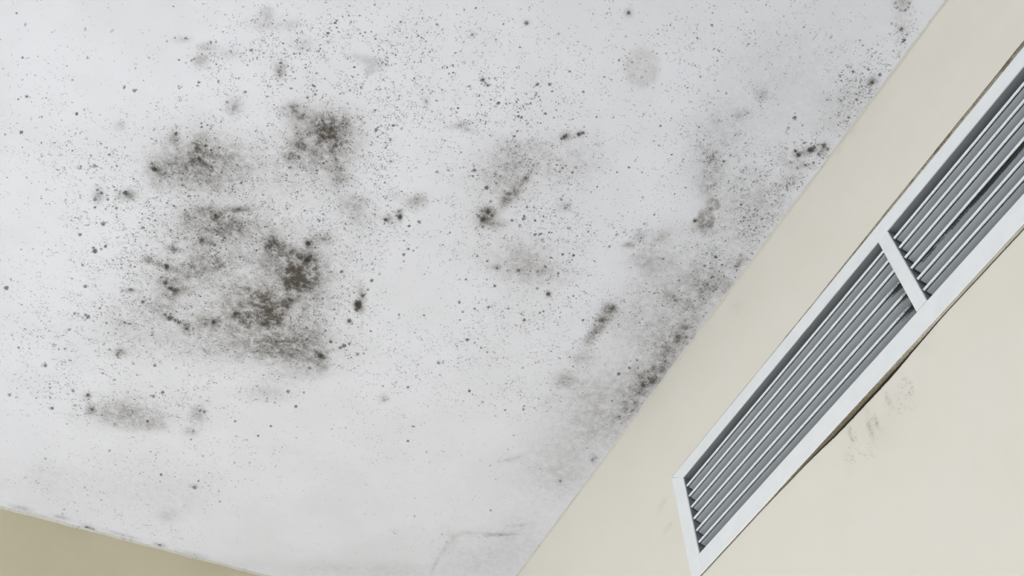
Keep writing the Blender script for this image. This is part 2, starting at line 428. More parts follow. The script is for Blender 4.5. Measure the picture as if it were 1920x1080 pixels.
CLUSTER = '''-323.9,682.6,1.4,-0.6,0.2,1.6,0.7,0.3
-311.6,692.9,1.9,-0.8,0.3,2.2,0.7,0.3
-307.4,699.4,2.3,-1.1,0.4,2.8,0.4,0.3
-214.1,659.3,1.4,-0.6,0.3,1.7,0.6,0.3
-243.9,667.5,1.4,-0.6,0.3,1.7,0.5,0.3
-308.3,739.7,1.9,-0.9,0.4,2.3,0.7,0.3
-302.1,737.7,1.9,-0.9,0.4,2.3,0.4,0.3
-233.4,705.7,1.9,-0.9,0.4,2.3,0.7,0.3
-207.9,673.6,1.4,-0.6,0.3,1.7,0.4,0.3
-183.3,727.6,2.4,-1.1,0.6,2.9,0.7,0.3
-170.3,727.5,2.4,-1.1,0.6,3,0.8,0.3
-294.9,793.1,2.4,-1.1,0.5,3,0.7,0.3
-293,849.6,2.5,-1.1,0.5,3.2,0.9,0.3
-311.7,861.5,1.5,-0.7,0.3,1.9,0.8,0.3
-272.5,815.2,1.5,-0.7,0.3,1.9,0.8,0.3
-231.6,791.5,2,-0.9,0.5,2.5,0.9,0.3
-222.1,787.2,1.5,-0.7,0.3,1.8,0.6,0.3
-290.4,758.1,1.4,-0.7,0.3,1.8,0.6,0.3
-266.1,855.1,1.4,-0.6,0.3,1.8,0.9,0.3
-250.6,848.1,1.5,-0.7,0.3,1.9,0.8,0.3
-222.3,819.4,2,-0.9,0.5,2.5,0.5,0.3
-277.9,881,1.5,-0.7,0.3,2,0.7,0.3
-262.7,876,1.5,-0.7,0.3,2,0.8,0.3
-212.4,873.4,3.6,-1.6,0.9,4.6,0.5,0.3
-195.3,862.1,3.6,-1.6,0.9,4.6,0.6,0.3
-180.5,836.2,1.8,-0.8,0.5,2.3,0.9,0.3
-185.9,827,1.5,-0.7,0.4,1.9,0.8,0.3
-158.6,828.2,1.5,-0.7,0.4,1.9,0.8,0.3
-170.7,831.8,1.5,-0.7,0.4,1.9,0.5,0.3
-299.3,929.2,1.5,-0.7,0.3,2,0.7,0.3
-248,926.8,2.6,-1.2,0.6,3.4,0.6,0.3
-173.3,854,2.6,-1.2,0.7,3.3,0.5,0.3
-200.9,877.5,2.1,-0.9,0.5,2.7,0.4,0.3
-231.9,883.2,1.5,-0.7,0.4,2,0.5,0.3
-140.1,634.2,1.4,-0.6,0.4,1.6,0.7,0.3
-127.8,629.4,1.9,-0.9,0.5,2.2,0.7,0.3
-148.2,642.5,1.3,-0.6,0.4,1.5,0.8,0.3
-97.9,622,2.4,-1.1,0.7,2.7,0.6,0.3
-92.1,617.9,1.9,-0.9,0.6,2.2,0.5,0.3
-113.2,655.1,1.3,-0.6,0.4,1.6,1,0.3
-110.9,650.9,1.3,-0.6,0.4,1.6,0.9,0.3
-84.2,647.6,1.9,-0.9,0.6,2.2,0.6,0.3
-22.6,555.4,1.4,-0.6,0.5,1.6,0.8,0.3
-17.6,556.1,1.4,-0.6,0.5,1.6,0.5,0.3
31.1,535.5,1.4,-0.6,0.5,1.6,0.8,0.3
32.2,548.9,1.9,-0.9,0.7,2.1,0.9,0.3
35.7,532.7,1.3,-0.6,0.5,1.4,0.9,0.3
28.2,568.7,1.4,-0.7,0.5,1.6,0.8,0.3
30.4,573.2,1.3,-0.6,0.5,1.5,0.9,0.3
29.1,577.8,1.3,-0.6,0.5,1.5,0.9,0.3
10.2,571.4,1.9,-0.9,0.7,2.1,0.6,0.3
-2.3,576.3,1.9,-0.9,0.7,2.1,0.5,0.3
-9.3,612,1.9,-0.9,0.7,2.2,0.8,0.3
-12.4,665.3,1.4,-0.6,0.5,1.6,1,0.3
-39.3,670.8,2,-0.9,0.7,2.3,0.7,0.3
-56.8,694.6,2,-0.9,0.6,2.4,0.8,0.3
-97.6,681.4,1.9,-0.9,0.6,2.3,0.9,0.3
-97.5,687.1,1.4,-0.6,0.4,1.6,0.9,0.3
-118.7,700,2,-0.9,0.6,2.3,0.6,0.3
-113.6,715.2,2.9,-1.3,0.9,3.5,0.5,0.3
37.8,625.8,1.4,-0.6,0.5,1.6,1,0.3
13.3,625.4,1.5,-0.7,0.5,1.7,0.7,0.3
13.2,641.1,2,-0.9,0.7,2.3,0.7,0.3
37.2,606.4,1.5,-0.7,0.5,1.7,0.7,0.3
-52.3,655.1,1.9,-0.9,0.6,2.3,0.6,0.3
-72.3,623,1.9,-0.9,0.6,2.2,0.6,0.3
-57.4,619.4,1.9,-0.9,0.6,2.2,0.5,0.3
-40.8,593,1.9,-0.9,0.6,2.2,0.5,0.3
18.2,581.1,1.9,-0.9,0.7,2.2,0.5,0.3
53.9,637,2,-0.9,0.8,2.3,0.6,0.3
-10.8,566.9,1.4,-0.6,0.5,1.6,0.4,0.3
43.8,542.1,1.9,-0.9,0.7,2.1,0.6,0.3
-151.6,594.4,1.4,-0.6,0.4,1.6,0.7,0.3
-6.3,526.8,1.4,-0.6,0.5,1.5,0.5,0.3
-117.9,576.1,1.3,-0.6,0.4,1.5,0.5,0.3
-73.6,559.7,1.4,-0.6,0.4,1.6,0.6,0.3
-106.4,768,2.5,-1.1,0.7,3.1,0.9,0.3
-79.5,738.4,1.4,-0.6,0.4,1.7,1,0.3
-78.1,743.8,1.4,-0.6,0.4,1.7,1,0.3
-95.7,753.5,2,-0.9,0.6,2.5,0.5,0.3
-102.9,753.3,2,-0.9,0.6,2.5,0.5,0.3
-119.7,834.5,3.1,-1.4,0.9,3.9,0.9,0.3
-125.1,826.8,2.1,-0.9,0.6,2.6,0.6,0.3
-75.4,782.6,4.1,-1.8,1.3,5.1,0.6,0.3
-67.3,794.4,4.1,-1.8,1.3,5.1,0.6,0.3
-82.4,772.3,3,-1.4,0.9,3.8,0.5,0.3
-66.6,768.7,2.5,-1.1,0.8,3.1,0.6,0.3
-108.8,850.1,2.1,-0.9,0.6,2.7,0.5,0.3
-77.3,842.6,2.1,-0.9,0.7,2.7,0.7,0.3
-82.5,836.4,1.6,-0.7,0.5,2,0.7,0.3
-49.8,791.1,1.5,-0.7,0.5,1.9,0.7,0.3
-92.6,810.3,2.1,-0.9,0.6,2.6,0.5,0.3
-140.8,804.8,2.5,-1.1,0.7,3.2,0.4,0.3
-66.5,741.2,2.5,-1.1,0.8,3.1,0.5,0.3
-10.9,719.6,2.5,-1.1,0.9,3,0.5,0.3
-37.8,688.6,2,-0.9,0.7,2.3,0.4,0.3
53.4,735.5,3.6,-1.6,1.4,4.4,0.5,0.3
83.1,745.1,2.1,-0.9,0.8,2.5,0.7,0.3
42.7,742.1,3.1,-1.4,1.2,3.8,0.5,0.3
79.8,674.3,4.5,-2.1,1.8,5.3,0.6,0.3
64.9,667.9,3.5,-1.6,1.4,4.1,0.5,0.3
99.4,692.1,4.1,-1.8,1.7,4.8,0.5,0.3
40,670.5,2.5,-1.1,0.9,2.9,0.6,0.3
71.9,700,3.1,-1.4,1.2,3.6,0.5,0.3
100.9,718.6,2.6,-1.2,1.1,3.1,0.6,0.3
104.6,685.3,2.6,-1.1,1.1,3,0.6,0.3
-183.8,899,2.1,-0.9,0.5,2.7,0.7,0.3
-178.1,902.1,2.6,-1.2,0.7,3.4,0.8,0.3
-184.1,916.3,2.6,-1.2,0.7,3.5,0.8,0.3
-168,909.1,2.1,-0.9,0.6,2.8,0.8,0.3
-181.5,929.7,2.1,-0.9,0.5,2.8,0.8,0.3
-154.3,918.4,2.1,-0.9,0.6,2.8,0.8,0.3
-170.1,902.3,1.6,-0.7,0.4,2.1,0.7,0.3
-158.6,904.8,2.1,-0.9,0.6,2.8,0.6,0.3
-148,888.6,3.7,-1.6,1,4.8,0.8,0.3
-135.5,895.4,2.1,-0.9,0.6,2.7,0.6,0.3
-165.8,953.2,3.2,-1.4,0.8,4.3,0.8,0.3
-191.8,984.9,2.7,-1.2,0.7,3.6,0.8,0.3
-197.3,975.3,2.1,-1,0.5,2.9,0.6,0.3
-223,967.9,1.6,-0.7,0.4,2.1,0.7,0.3
-238,1000.5,1.6,-0.7,0.4,2.2,0.7,0.3
-184.7,963.6,2.1,-1,0.5,2.9,0.6,0.3
-174.4,955,1.6,-0.7,0.4,2.1,0.6,0.3
-216.3,980.8,1.6,-0.7,0.4,2.2,0.5,0.3
-166.9,1005.5,3.3,-1.5,0.9,4.5,1,0.3
-154.6,990.7,2.2,-1,0.6,3,0.9,0.3
-159.3,998,2.2,-1,0.6,3,0.7,0.3
-170.1,1000.7,2.2,-1,0.6,3,0.8,0.3
-191.1,1017.4,1.6,-0.7,0.4,2.2,0.6,0.3
-178.3,1037.8,2.2,-1,0.6,3,0.7,0.3
-171.6,1032.7,2.2,-1,0.6,3,0.5,0.3
-167.3,1075.9,2.8,-1.2,0.7,3.9,0.8,0.3
-272.6,1126.1,3.3,-1.5,0.7,4.8,0.9,0.3
-269.4,1106.2,1.7,-0.7,0.3,2.4,0.7,0.3
-278.6,1121.1,1.7,-0.7,0.3,2.4,0.5,0.3
-113,936.6,1.9,-0.8,0.6,2.5,0.9,0.3
-99.7,928.6,2.1,-1,0.6,2.8,0.5,0.3
-76.2,925.1,2.2,-1,0.7,2.8,0.7,0.3
-93.2,943.8,1.6,-0.7,0.5,2.2,0.6,0.3
-141.2,967.4,2.2,-1,0.6,2.9,0.5,0.3
-101.4,964.9,2.2,-1,0.7,2.9,0.6,0.3
-139.8,1011.2,2.7,-1.2,0.8,3.8,0.5,0.3
-125.8,1019.7,2.2,-1,0.6,3,0.6,0.3
-114.8,1009.5,1.7,-0.7,0.5,2.3,0.6,0.3
-108.5,1020.6,1.7,-0.7,0.5,2.3,0.5,0.3
-143,948,1.6,-0.7,0.4,2.1,0.5,0.3
-105.9,911.4,2.7,-1.2,0.8,3.5,0.5,0.3
-115.5,918.7,2.7,-1.2,0.8,3.5,0.4,0.3
-94.6,911.3,1.6,-0.7,0.5,2.1,0.4,0.3
-66.9,990.3,3.3,-1.5,1.1,4.5,1,0.45
-31.9,923.6,3.3,-1.5,1.1,4.3,0.8,0.45
-37.2,920.9,2.2,-1,0.7,2.9,0.6,0.45
-12.7,925.3,2.2,-1,0.8,2.9,0.8,0.45
-18.1,925.6,2.2,-1,0.8,2.9,0.5,0.45
-4.9,916.6,1.5,-0.7,0.5,2,0.8,0.45
-4,911.1,1.5,-0.7,0.5,2,0.8,0.45
-3.8,926.5,1.5,-0.7,0.5,2,0.8,0.45
-4.6,935.1,1.6,-0.7,0.6,2.2,0.8,0.45
-2.2,906.2,1.5,-0.7,0.5,2,0.7,0.45
-6.4,940.1,2.2,-1,0.8,2.9,0.6,0.45
26.6,930.6,2.2,-1,0.8,2.9,0.7,0.45
-23.8,874.7,3.2,-1.4,1.1,4.1,0.9,0.45
-32.5,870.7,2.1,-1,0.7,2.7,0.6,0.45
2,851.3,2.7,-1.2,1,3.4,0.7,0.45
-61.2,1021.1,3.4,-1.5,1.1,4.6,0.8,0.45
-51.7,1027.8,3.4,-1.5,1.1,4.6,0.7,0.45
-68.5,1013.5,2.8,-1.2,0.9,3.8,0.6,0.45
-39.7,1027.9,2.3,-1,0.8,3.1,0.6,0.45
-83.3,1070.7,2.3,-1,0.7,3.2,0.9,0.45
-116.4,1064.3,2.2,-1,0.7,3.1,0.6,0.45
-105.1,1054.8,2.2,-1,0.7,3.1,0.7,0.45
-83.6,1069.7,2.3,-1,0.7,3.2,0.6,0.45
-115.4,1080.5,1.7,-0.8,0.5,2.4,0.6,0.45
-47,1081.7,2.9,-1.3,0.9,4,0.6,0.45
-39.4,1086.3,4,-1.8,1.3,5.7,0.8,0.45
-24.8,1089.1,2.9,-1.3,1,4.1,0.7,0.45
-10.9,1095.7,2.9,-1.3,1,4.1,0.7,0.45
-1.9,1091.7,2.3,-1,0.8,3.3,0.7,0.45
23.1,1066.7,2.9,-1.3,1.1,4,0.7,0.45
14.1,1080,2.3,-1,0.8,3.3,0.5,0.45
12.9,1107.6,2.3,-1,0.9,3.3,0.4,0.45
48.2,1037.1,2.9,-1.3,1.1,4,0.6,0.45
68.4,1035.1,2.9,-1.3,1.1,4,0.7,0.45
63.3,1046.5,2.3,-1,0.9,3.2,0.6,0.45
65.1,885.4,3.3,-1.5,1.3,4.2,0.6,0.45
60.3,895.8,3.8,-1.7,1.5,5,0.6,0.45
55.6,854.1,2.2,-1,0.8,2.8,0.6,0.45
46.6,863.1,2.2,-1,0.8,2.8,0.6,0.45
50,848.6,2.1,-1,0.8,2.7,0.5,0.45
109.9,867.4,2.7,-1.2,1.1,3.5,1,0.45
117.3,895.4,3.3,-1.5,1.4,4.3,1,0.45
117.9,925.1,5.6,-2.5,2.4,7.4,0.6,0.45
102.7,915.7,4.5,-2,1.8,5.8,0.4,0.45
127.6,942.5,4.5,-2,1.9,6,0.5,0.45
161.1,955.3,2.3,-1,1,3,0.6,0.45
175.1,946.9,2.3,-1,1,3,0.6,0.45
183.9,967.8,2.3,-1,1.1,3.1,0.7,0.45
155.9,902.7,2.8,-1.2,1.2,3.6,0.5,0.45
149.1,895,2.2,-1,1,2.9,0.5,0.45
158.2,984.9,2.3,-1,1,3.1,0.6,0.45
167.3,986.6,2.3,-1,1,3.1,0.5,0.45
141.8,986.5,4.6,-2,2,6.2,0.5,0.45
115.4,1009.6,2.9,-1.3,1.2,3.9,0.6,0.45
199.8,1032,2.4,-1,1.1,3.2,1,0.3
217.4,1037.4,2.4,-1.1,1.1,3.3,1,0.3
154.4,1039,2.9,-1.3,1.3,4.1,0.5,0.3
164.3,1042.9,3,-1.3,1.3,4.1,0.6,0.3
181.9,1056.8,3,-1.3,1.4,4.1,0.5,0.3
193.7,1066.2,4.2,-1.9,1.9,5.8,0.8,0.3
164.2,1056.1,3,-1.3,1.3,4.1,0.5,0.3
155.2,1068.6,2.4,-1.1,1.1,3.3,0.5,0.3
151.9,1085.9,2.4,-1.1,1.1,3.4,0.4,0.3
184.9,1013.7,2.3,-1,1.1,3.2,0.7,0.3
164.8,1005,2.3,-1,1,3.2,0.6,0.3
156.9,1020.2,2.9,-1.3,1.3,4,0.6,0.3
174.3,995,2.3,-1,1.1,3.1,0.5,0.3
140.8,1009.9,2.9,-1.3,1.3,4,0.5,0.3
186.5,1097.8,3,-1.3,1.4,4.3,0.6,0.3
177,1095.8,2.4,-1.1,1.1,3.4,0.5,0.3
171.9,1126.9,1.8,-0.8,0.8,2.6,0.6,0.3
-38.3,1190.8,3,-1.3,1,4.4,0.7,0.3
-96.4,1191.9,3,-1.3,0.9,4.3,0.7,0.3
-152.6,1133.1,3.4,-1.5,0.9,4.9,0.8,0.3
-157.1,1130.5,2.3,-1,0.6,3.3,0.7,0.3
-124.4,1134.4,2.9,-1.3,0.8,4.1,0.6,0.3
-139.7,1109.2,2.3,-1,0.6,3.2,0.7,0.3
-139.5,1122.7,1.7,-0.8,0.5,2.5,0.5,0.3
-172.1,1134.9,2.9,-1.3,0.7,4.1,0.6,0.3
-166.2,1132.3,1.7,-0.8,0.5,2.5,0.6,0.3
-182.7,1141.9,1.7,-0.8,0.4,2.5,0.5,0.3
-173.7,1170.2,2.9,-1.3,0.8,4.2,0.6,0.3
-194.6,1259.8,3,-1.3,0.7,4.5,0.8,0.3
-198.8,1259.1,2.4,-1,0.6,3.6,0.5,0.3
-181.5,1217.4,1.8,-0.8,0.4,2.6,0.6,0.3
-172.7,1212.3,2.3,-1,0.6,3.5,0.7,0.3
-238.2,1238.9,2.3,-1,0.5,3.5,0.6,0.3
-252,1215.4,1.7,-0.8,0.4,2.6,0.5,0.3
-214.2,1214,2.3,-1,0.6,3.5,0.4,0.3
-119.7,1178.2,2.3,-1,0.7,3.4,0.6,0.3
-110,1185.8,2.4,-1,0.7,3.4,0.6,0.3
-93.8,1196.8,3,-1.3,0.9,4.4,0.5,0.3
-69.6,1200.9,3,-1.3,0.9,4.4,0.5,0.3
-87.1,1157.8,2.3,-1,0.7,3.4,0.5,0.3
-56,1168,2.4,-1,0.8,3.4,0.5,0.3
-6.3,1182.8,2.4,-1.1,0.8,3.5,0.5,0.3
2.5,1166.6,2.4,-1.1,0.9,3.5,0.4,0.3
-89.3,1247,2.4,-1.1,0.7,3.6,0.6,0.3
-181.7,1297.9,1.8,-0.8,0.5,2.8,0.7,0.3
-219.5,1230.7,1.8,-0.8,0.4,2.6,0.4,0.3
27.4,1131.1,2.4,-1,0.9,3.4,0.5,0.3
-10.2,1065.4,2.3,-1,0.8,3.2,0.5,0.3
-109.4,1109.4,2.3,-1,0.7,3.3,0.6,0.3
-90.9,1120.7,2.3,-1,0.7,3.3,0.5,0.3
-105.1,1130.5,2.3,-1,0.7,3.3,0.5,0.3
-79,1090.2,1.7,-0.8,0.5,2.4,0.5,0.3
213.7,943.2,5.2,-2.3,2.5,6.8,1,0.4
214.3,954.3,3.5,-1.5,1.6,4.6,0.8,0.4
214.4,926,3.4,-1.5,1.6,4.5,0.7,0.4
217.5,911.3,2.8,-1.3,1.4,3.7,0.6,0.4
216.7,893,2.8,-1.3,1.3,3.7,0.8,0.4
212,979.5,2.9,-1.3,1.4,3.9,1,0.4
217.9,983.8,1.8,-0.8,0.8,2.4,0.8,0.4
243.4,905.3,1.7,-0.8,0.8,2.2,0.7,0.4
206.9,863.9,3.4,-1.5,1.6,4.3,0.5,0.4
211.7,872.5,2.8,-1.2,1.3,3.6,0.5,0.4
197.2,782.6,2.7,-1.2,1.3,3.3,0.9,0.4
197.7,790.4,2.2,-1,1,2.7,0.6,0.4
214.3,770,3.2,-1.5,1.5,4,1,0.4
209.3,761.3,2.2,-1,1,2.6,0.7,0.4
231.7,779.2,2.2,-1,1.1,2.7,0.8,0.4
242.3,766.5,2.7,-1.2,1.3,3.3,0.8,0.4
191.3,758.6,1.6,-0.7,0.7,2,0.8,0.4
289.8,765.4,1.6,-0.7,0.8,2,0.9,0.4
242.9,828.8,2.2,-1,1.1,2.8,0.9,0.4
245.1,817.4,2.2,-1,1.1,2.8,0.8,0.4
253.2,816.9,1.7,-0.7,0.8,2.1,0.7,0.4
247.4,840.5,1.7,-0.7,0.8,2.1,0.8,0.4
234.6,805.5,1.6,-0.7,0.8,2.1,0.7,0.4
198.6,810.3,1.6,-0.7,0.8,2,0.7,0.4
186.7,815.6,2.2,-1,1,2.7,0.6,0.4
170.2,896.3,2.2,-1,1,2.9,0.8,0.4
171,893.8,1.7,-0.7,0.8,2.2,0.8,0.4
284.4,790.4,1.7,-0.7,0.8,2,0.4,0.4
247.3,726.6,2.1,-1,1.1,2.6,0.5,0.4
275.9,720.7,2.1,-1,1.1,2.6,0.5,0.4
166,769.9,2.1,-1,1,2.6,0.4,0.4
131.7,785.3,2.1,-1,0.9,2.6,0.4,0.4
179.5,780.6,2.2,-1,1,2.7,0.6,0.4
299.9,827.8,2.2,-1,1.2,2.8,0.4,0.4
288.5,806.4,2.2,-1,1.1,2.8,0.4,0.4
306.7,674.9,2.7,-1.2,1.4,3.1,1,0.4
280.6,656.3,2.6,-1.2,1.3,3,0.8,0.4
282,665.1,2.1,-0.9,1.1,2.5,0.6,0.4
323.7,726,4.3,-1.9,2.3,5.2,0.8,0.4
325.4,711.2,3.8,-1.7,2,4.5,0.8,0.4
316.2,722.3,2.7,-1.2,1.4,3.2,0.7,0.4
328.6,736.9,2.7,-1.2,1.5,3.3,0.7,0.4
333.6,714.5,2.7,-1.2,1.5,3.2,0.7,0.4
321.5,693.3,2.1,-1,1.1,2.5,0.7,0.4
362.4,709.6,2.2,-1,1.2,2.6,0.8,0.4
376.9,713.3,2.7,-1.2,1.5,3.3,0.6,0.4
376.6,700.3,2.7,-1.2,1.5,3.2,0.8,0.4
372.2,680.4,2.7,-1.2,1.5,3.2,0.6,0.4
403.4,718.7,1.9,-0.9,1.1,2.3,1,0.4
410,714.7,1.9,-0.9,1.1,2.3,0.9,0.4
420.8,706.8,1.7,-0.7,1,2,0.9,0.4
419.1,691.3,2.2,-1,1.3,2.6,0.5,0.4
411.6,649,1.9,-0.8,1.1,2.2,0.8,0.4
422.9,659.6,3.2,-1.5,1.9,3.8,0.5,0.4
410.2,642.8,2.1,-1,1.2,2.5,0.6,0.4
364.8,742.1,2.2,-1,1.2,2.7,0.6,0.4
349,763.7,2.2,-1,1.2,2.7,0.5,0.4
367.9,758.3,2.2,-1,1.2,2.7,0.5,0.4
342.5,787.5,2.2,-1,1.2,2.8,0.7,0.4
359.2,786.4,1.7,-0.7,0.9,2.1,0.6,0.4
378.3,796.1,2.3,-1,1.3,2.8,0.7,0.4
394.4,793.2,2.3,-1,1.3,2.8,0.6,0.4
408.9,786.7,2.3,-1,1.3,2.8,0.8,0.4
435.9,776.8,2.3,-1,1.3,2.8,0.7,0.4
442.2,764.3,2.8,-1.3,1.7,3.4,0.6,0.4
465.6,766.9,2,-0.9,1.2,2.4,0.9,0.4
456,733.7,2,-0.9,1.2,2.4,0.9,0.4
471.3,729,2,-0.9,1.2,2.4,1,0.4
464.5,727.8,1.6,-0.7,1,1.9,0.7,0.4
449.2,806,2.3,-1,1.4,2.8,0.7,0.4
469.2,808.3,2.9,-1.3,1.8,3.6,1,0.4
475.2,811.2,2.3,-1,1.4,2.9,0.5,0.4
389,827.3,2,-0.9,1.1,2.5,1,0.4
344.6,833.8,1.7,-0.8,0.9,2.1,0.9,0.4
373.1,821.2,2,-0.9,1.1,2.5,0.6,0.4
329.8,858,1.7,-0.8,0.9,2.2,0.5,0.4
334.8,839.3,2.3,-1,1.2,2.9,0.4,0.4
425.8,734.5,2.2,-1,1.3,2.7,0.5,0.4
410.7,751.8,1.7,-0.7,1,2,0.5,0.4
469.7,746.7,1.7,-0.8,1,2,0.5,0.4
460.6,677.8,1.6,-0.7,1,1.9,0.4,0.4
458.2,651.7,1.6,-0.7,1,1.9,0.5,0.4
438.7,660.5,1.6,-0.7,1,1.9,0.6,0.4
416,723.3,1.7,-0.7,1,2,0.5,0.4
352.4,878.2,2.3,-1,1.3,3,0.9,0.3
351.5,874.1,1.7,-0.8,1,2.2,0.6,0.3
378.9,880.1,1.7,-0.8,1,2.2,1,0.3
380.2,867,1.6,-0.7,0.9,2.1,0.7,0.3
397,868.6,2.3,-1,1.3,3,0.8,0.3
401.1,865.7,1.7,-0.8,1,2.2,0.6,0.3
364.6,892.2,1.6,-0.7,0.9,2.1,0.8,0.3
447.9,859.8,1.8,-0.8,1.1,2.2,0.8,0.3
457.9,869.2,2.4,-1,1.4,3,1,0.3
473.7,847.1,1.8,-0.8,1.1,2.2,0.8,0.3
506.1,842,1.8,-0.8,1.1,2.2,0.6,0.3
541.1,832.4,2.1,-0.9,1.3,2.6,0.8,0.3
505.9,796.4,1.6,-0.7,1,2,0.8,0.3
512,799.4,1.6,-0.7,1,2,0.7,0.3
249.3,986.3,1.8,-0.8,0.9,2.4,0.8,0.3
277.4,937.7,2.3,-1,1.2,3.1,0.8,0.3
280.8,942,1.7,-0.8,0.9,2.3,0.6,0.3
284.1,934.8,1.7,-0.8,0.9,2.3,0.6,0.3
312.9,923.2,2.3,-1,1.2,3,0.9,0.3
309.2,929.4,1.8,-0.8,0.9,2.3,0.6,0.3
281,924.7,1.6,-0.7,0.8,2.1,0.5,0.3
393.2,941.6,2.4,-1.1,1.4,3.1,1,0.3
406.5,942.9,2.4,-1.1,1.4,3.1,0.6,0.3
419.8,948,1.8,-0.8,1.1,2.4,0.8,0.3
432.7,952,1.8,-0.8,1.1,2.4,0.7,0.3
412.2,977,1.8,-0.8,1.1,2.4,0.6,0.3
398.9,954.8,2.4,-1.1,1.4,3.2,0.4,0.3
327.1,969.7,2.4,-1.1,1.3,3.2,0.5,0.3
296.4,994.1,1.8,-0.8,0.9,2.4,0.4,0.3
370.3,1004.2,3.6,-1.6,2,4.9,0.6,0.3
376.5,1001.5,2.4,-1.1,1.4,3.3,0.5,0.3
498.3,960.2,1.8,-0.8,1.2,2.4,0.7,0.3
511.4,941.9,3,-1.3,1.9,4,0.4,0.3
515.9,937.5,3,-1.3,1.9,4,0.5,0.3
449.7,956.8,2.4,-1.1,1.5,3.2,0.4,0.3
221.3,1030.9,3.6,-1.6,1.7,4.9,0.8,0.3
227.5,1023.4,2.4,-1.1,1.1,3.2,0.7,0.3
246.4,1039.2,3,-1.3,1.5,4.1,0.7,0.3
255.2,1034.1,1.8,-0.8,0.9,2.5,0.8,0.3
235.2,1045.4,1.8,-0.8,0.9,2.5,0.6,0.3
252.4,1068.7,2.4,-1.1,1.2,3.4,0.5,0.3
329.6,1044.7,2.4,-1.1,1.3,3.4,0.5,0.3
349.6,1048.6,1.8,-0.8,1,2.5,0.5,0.3
359.8,1055.6,1.8,-0.8,1,2.5,0.4,0.3
382.7,1027.6,2.5,-1.1,1.4,3.3,0.5,0.3
557.1,909.3,1.8,-0.8,1.2,2.4,0.7,0.3
284.4,1069.7,2.4,-1.1,1.2,3.4,0.4,0.3
512.5,692.7,1.7,-0.7,1.1,2,0.9,0.3
514.9,598.8,2.2,-1,1.4,2.4,0.6,0.3
505.1,725.6,1.7,-0.8,1.1,2,0.5,0.3
499.2,722.9,1.7,-0.8,1.1,2,0.4,0.3
500,691,1.7,-0.7,1.1,2,0.4,0.3
659.2,870.5,2.5,-1.1,1.8,3.1,0.7,0.3
646.2,908.9,3.1,-1.4,2.2,4,0.8,0.3
655.8,890.7,2.2,-1,1.5,2.8,0.8,0.3
668.5,885.2,2.2,-1,1.6,2.8,0.7,0.3
652,905.1,1.9,-0.8,1.3,2.4,0.5,0.3
650.1,877,1.8,-0.8,1.3,2.3,0.6,0.3
692.3,800.9,1.8,-0.8,1.3,2.2,0.5,0.3
595.5,679.9,1.7,-0.8,1.2,2,0.9,0.3
596.2,730.6,2.3,-1,1.6,2.8,0.5,0.3
599,743.8,1.7,-0.8,1.2,2.1,0.4,0.3
572.5,663.8,1.7,-0.8,1.1,1.9,0.5,0.3
592,830.9,2.4,-1.1,1.6,3,0.4,0.3
598.1,821.2,3.6,-1.6,2.4,4.4,0.4,0.3
253.5,433.6,2.4,-1.1,1.2,2.5,0.9,0.3
363.8,368.8,2.4,-1.1,1.3,2.4,0.8,0.3
339.9,382,1.4,-0.6,0.8,1.4,0.8,0.3
339.8,363.9,1.9,-0.9,1,1.9,0.5,0.3
198.3,475.8,1.9,-0.9,0.9,2,0.7,0.3
202.2,477.9,1.4,-0.7,0.7,1.5,0.5,0.3
227.9,446.8,1.7,-0.8,0.8,1.7,0.7,0.3
44.7,504.3,1.4,-0.6,0.5,1.5,0.8,0.3
61,511.2,1.3,-0.6,0.5,1.4,0.9,0.3
73.9,529.2,1.3,-0.6,0.5,1.5,0.9,0.3
107.7,513,1.9,-0.9,0.8,2.1,0.5,0.3
111.7,492,1.9,-0.9,0.8,2,0.5,0.3
143.2,506.2,1.4,-0.7,0.6,1.5,0.8,0.3
158.3,520,1.4,-0.6,0.6,1.5,0.9,0.3
142.7,504.9,1.4,-0.7,0.6,1.5,0.5,0.3
181.4,529.6,1.4,-0.6,0.6,1.5,0.8,0.3
191.7,524.1,1.4,-0.6,0.6,1.5,0.9,0.3
186.3,530.6,1.4,-0.6,0.6,1.5,0.9,0.3
77.5,579.1,1.4,-0.6,0.5,1.5,1,0.3
66.1,571.4,1.4,-0.7,0.6,1.6,0.8,0.3
79.2,592.2,1.4,-0.6,0.5,1.5,0.8,0.3
107,511,1.4,-0.6,0.6,1.5,0.5,0.3
111,531.1,2.4,-1.1,1,2.6,0.5,0.3
95.7,538.1,2.4,-1.1,1,2.6,0.5,0.3
109.3,489.3,1.4,-0.6,0.6,1.5,0.5,0.3
229.1,471.9,1.9,-0.9,0.9,2,0.5,0.3
218.8,482.1,1.9,-0.9,0.9,2.1,0.5,0.3
235.2,527.3,2,-0.9,1,2.1,1,0.3
244.6,531.3,2.5,-1.1,1.2,2.7,0.7,0.3
223.1,542.8,2,-0.9,0.9,2.2,0.7,0.3
226.8,546.1,1.5,-0.7,0.7,1.6,0.6,0.3
274.8,521.9,1.5,-0.7,0.8,1.6,0.6,0.3
260.8,496.8,1.5,-0.7,0.7,1.6,0.5,0.3
142.5,565.2,2,-0.9,0.9,2.2,0.5,0.3
180.6,572.9,2,-0.9,0.9,2.2,0.6,0.3
191.7,579.7,1.4,-0.6,0.6,1.6,0.9,0.3
157.2,587.7,1.5,-0.7,0.7,1.7,0.5,0.3
170.9,522.2,1.5,-0.7,0.7,1.6,0.4,0.3
83.3,611.9,1.5,-0.7,0.6,1.7,0.8,0.3
87.1,631.2,1.5,-0.7,0.6,1.7,0.8,0.3
101.5,634.1,2,-0.9,0.8,2.3,0.5,0.3
184.1,609.7,1.5,-0.7,0.7,1.7,0.7,0.3
134.7,653.1,2.3,-1,1,2.7,1,0.3
135.9,648.1,1.5,-0.7,0.7,1.8,0.8,0.3
138.9,644.1,1.5,-0.7,0.7,1.8,0.8,0.3
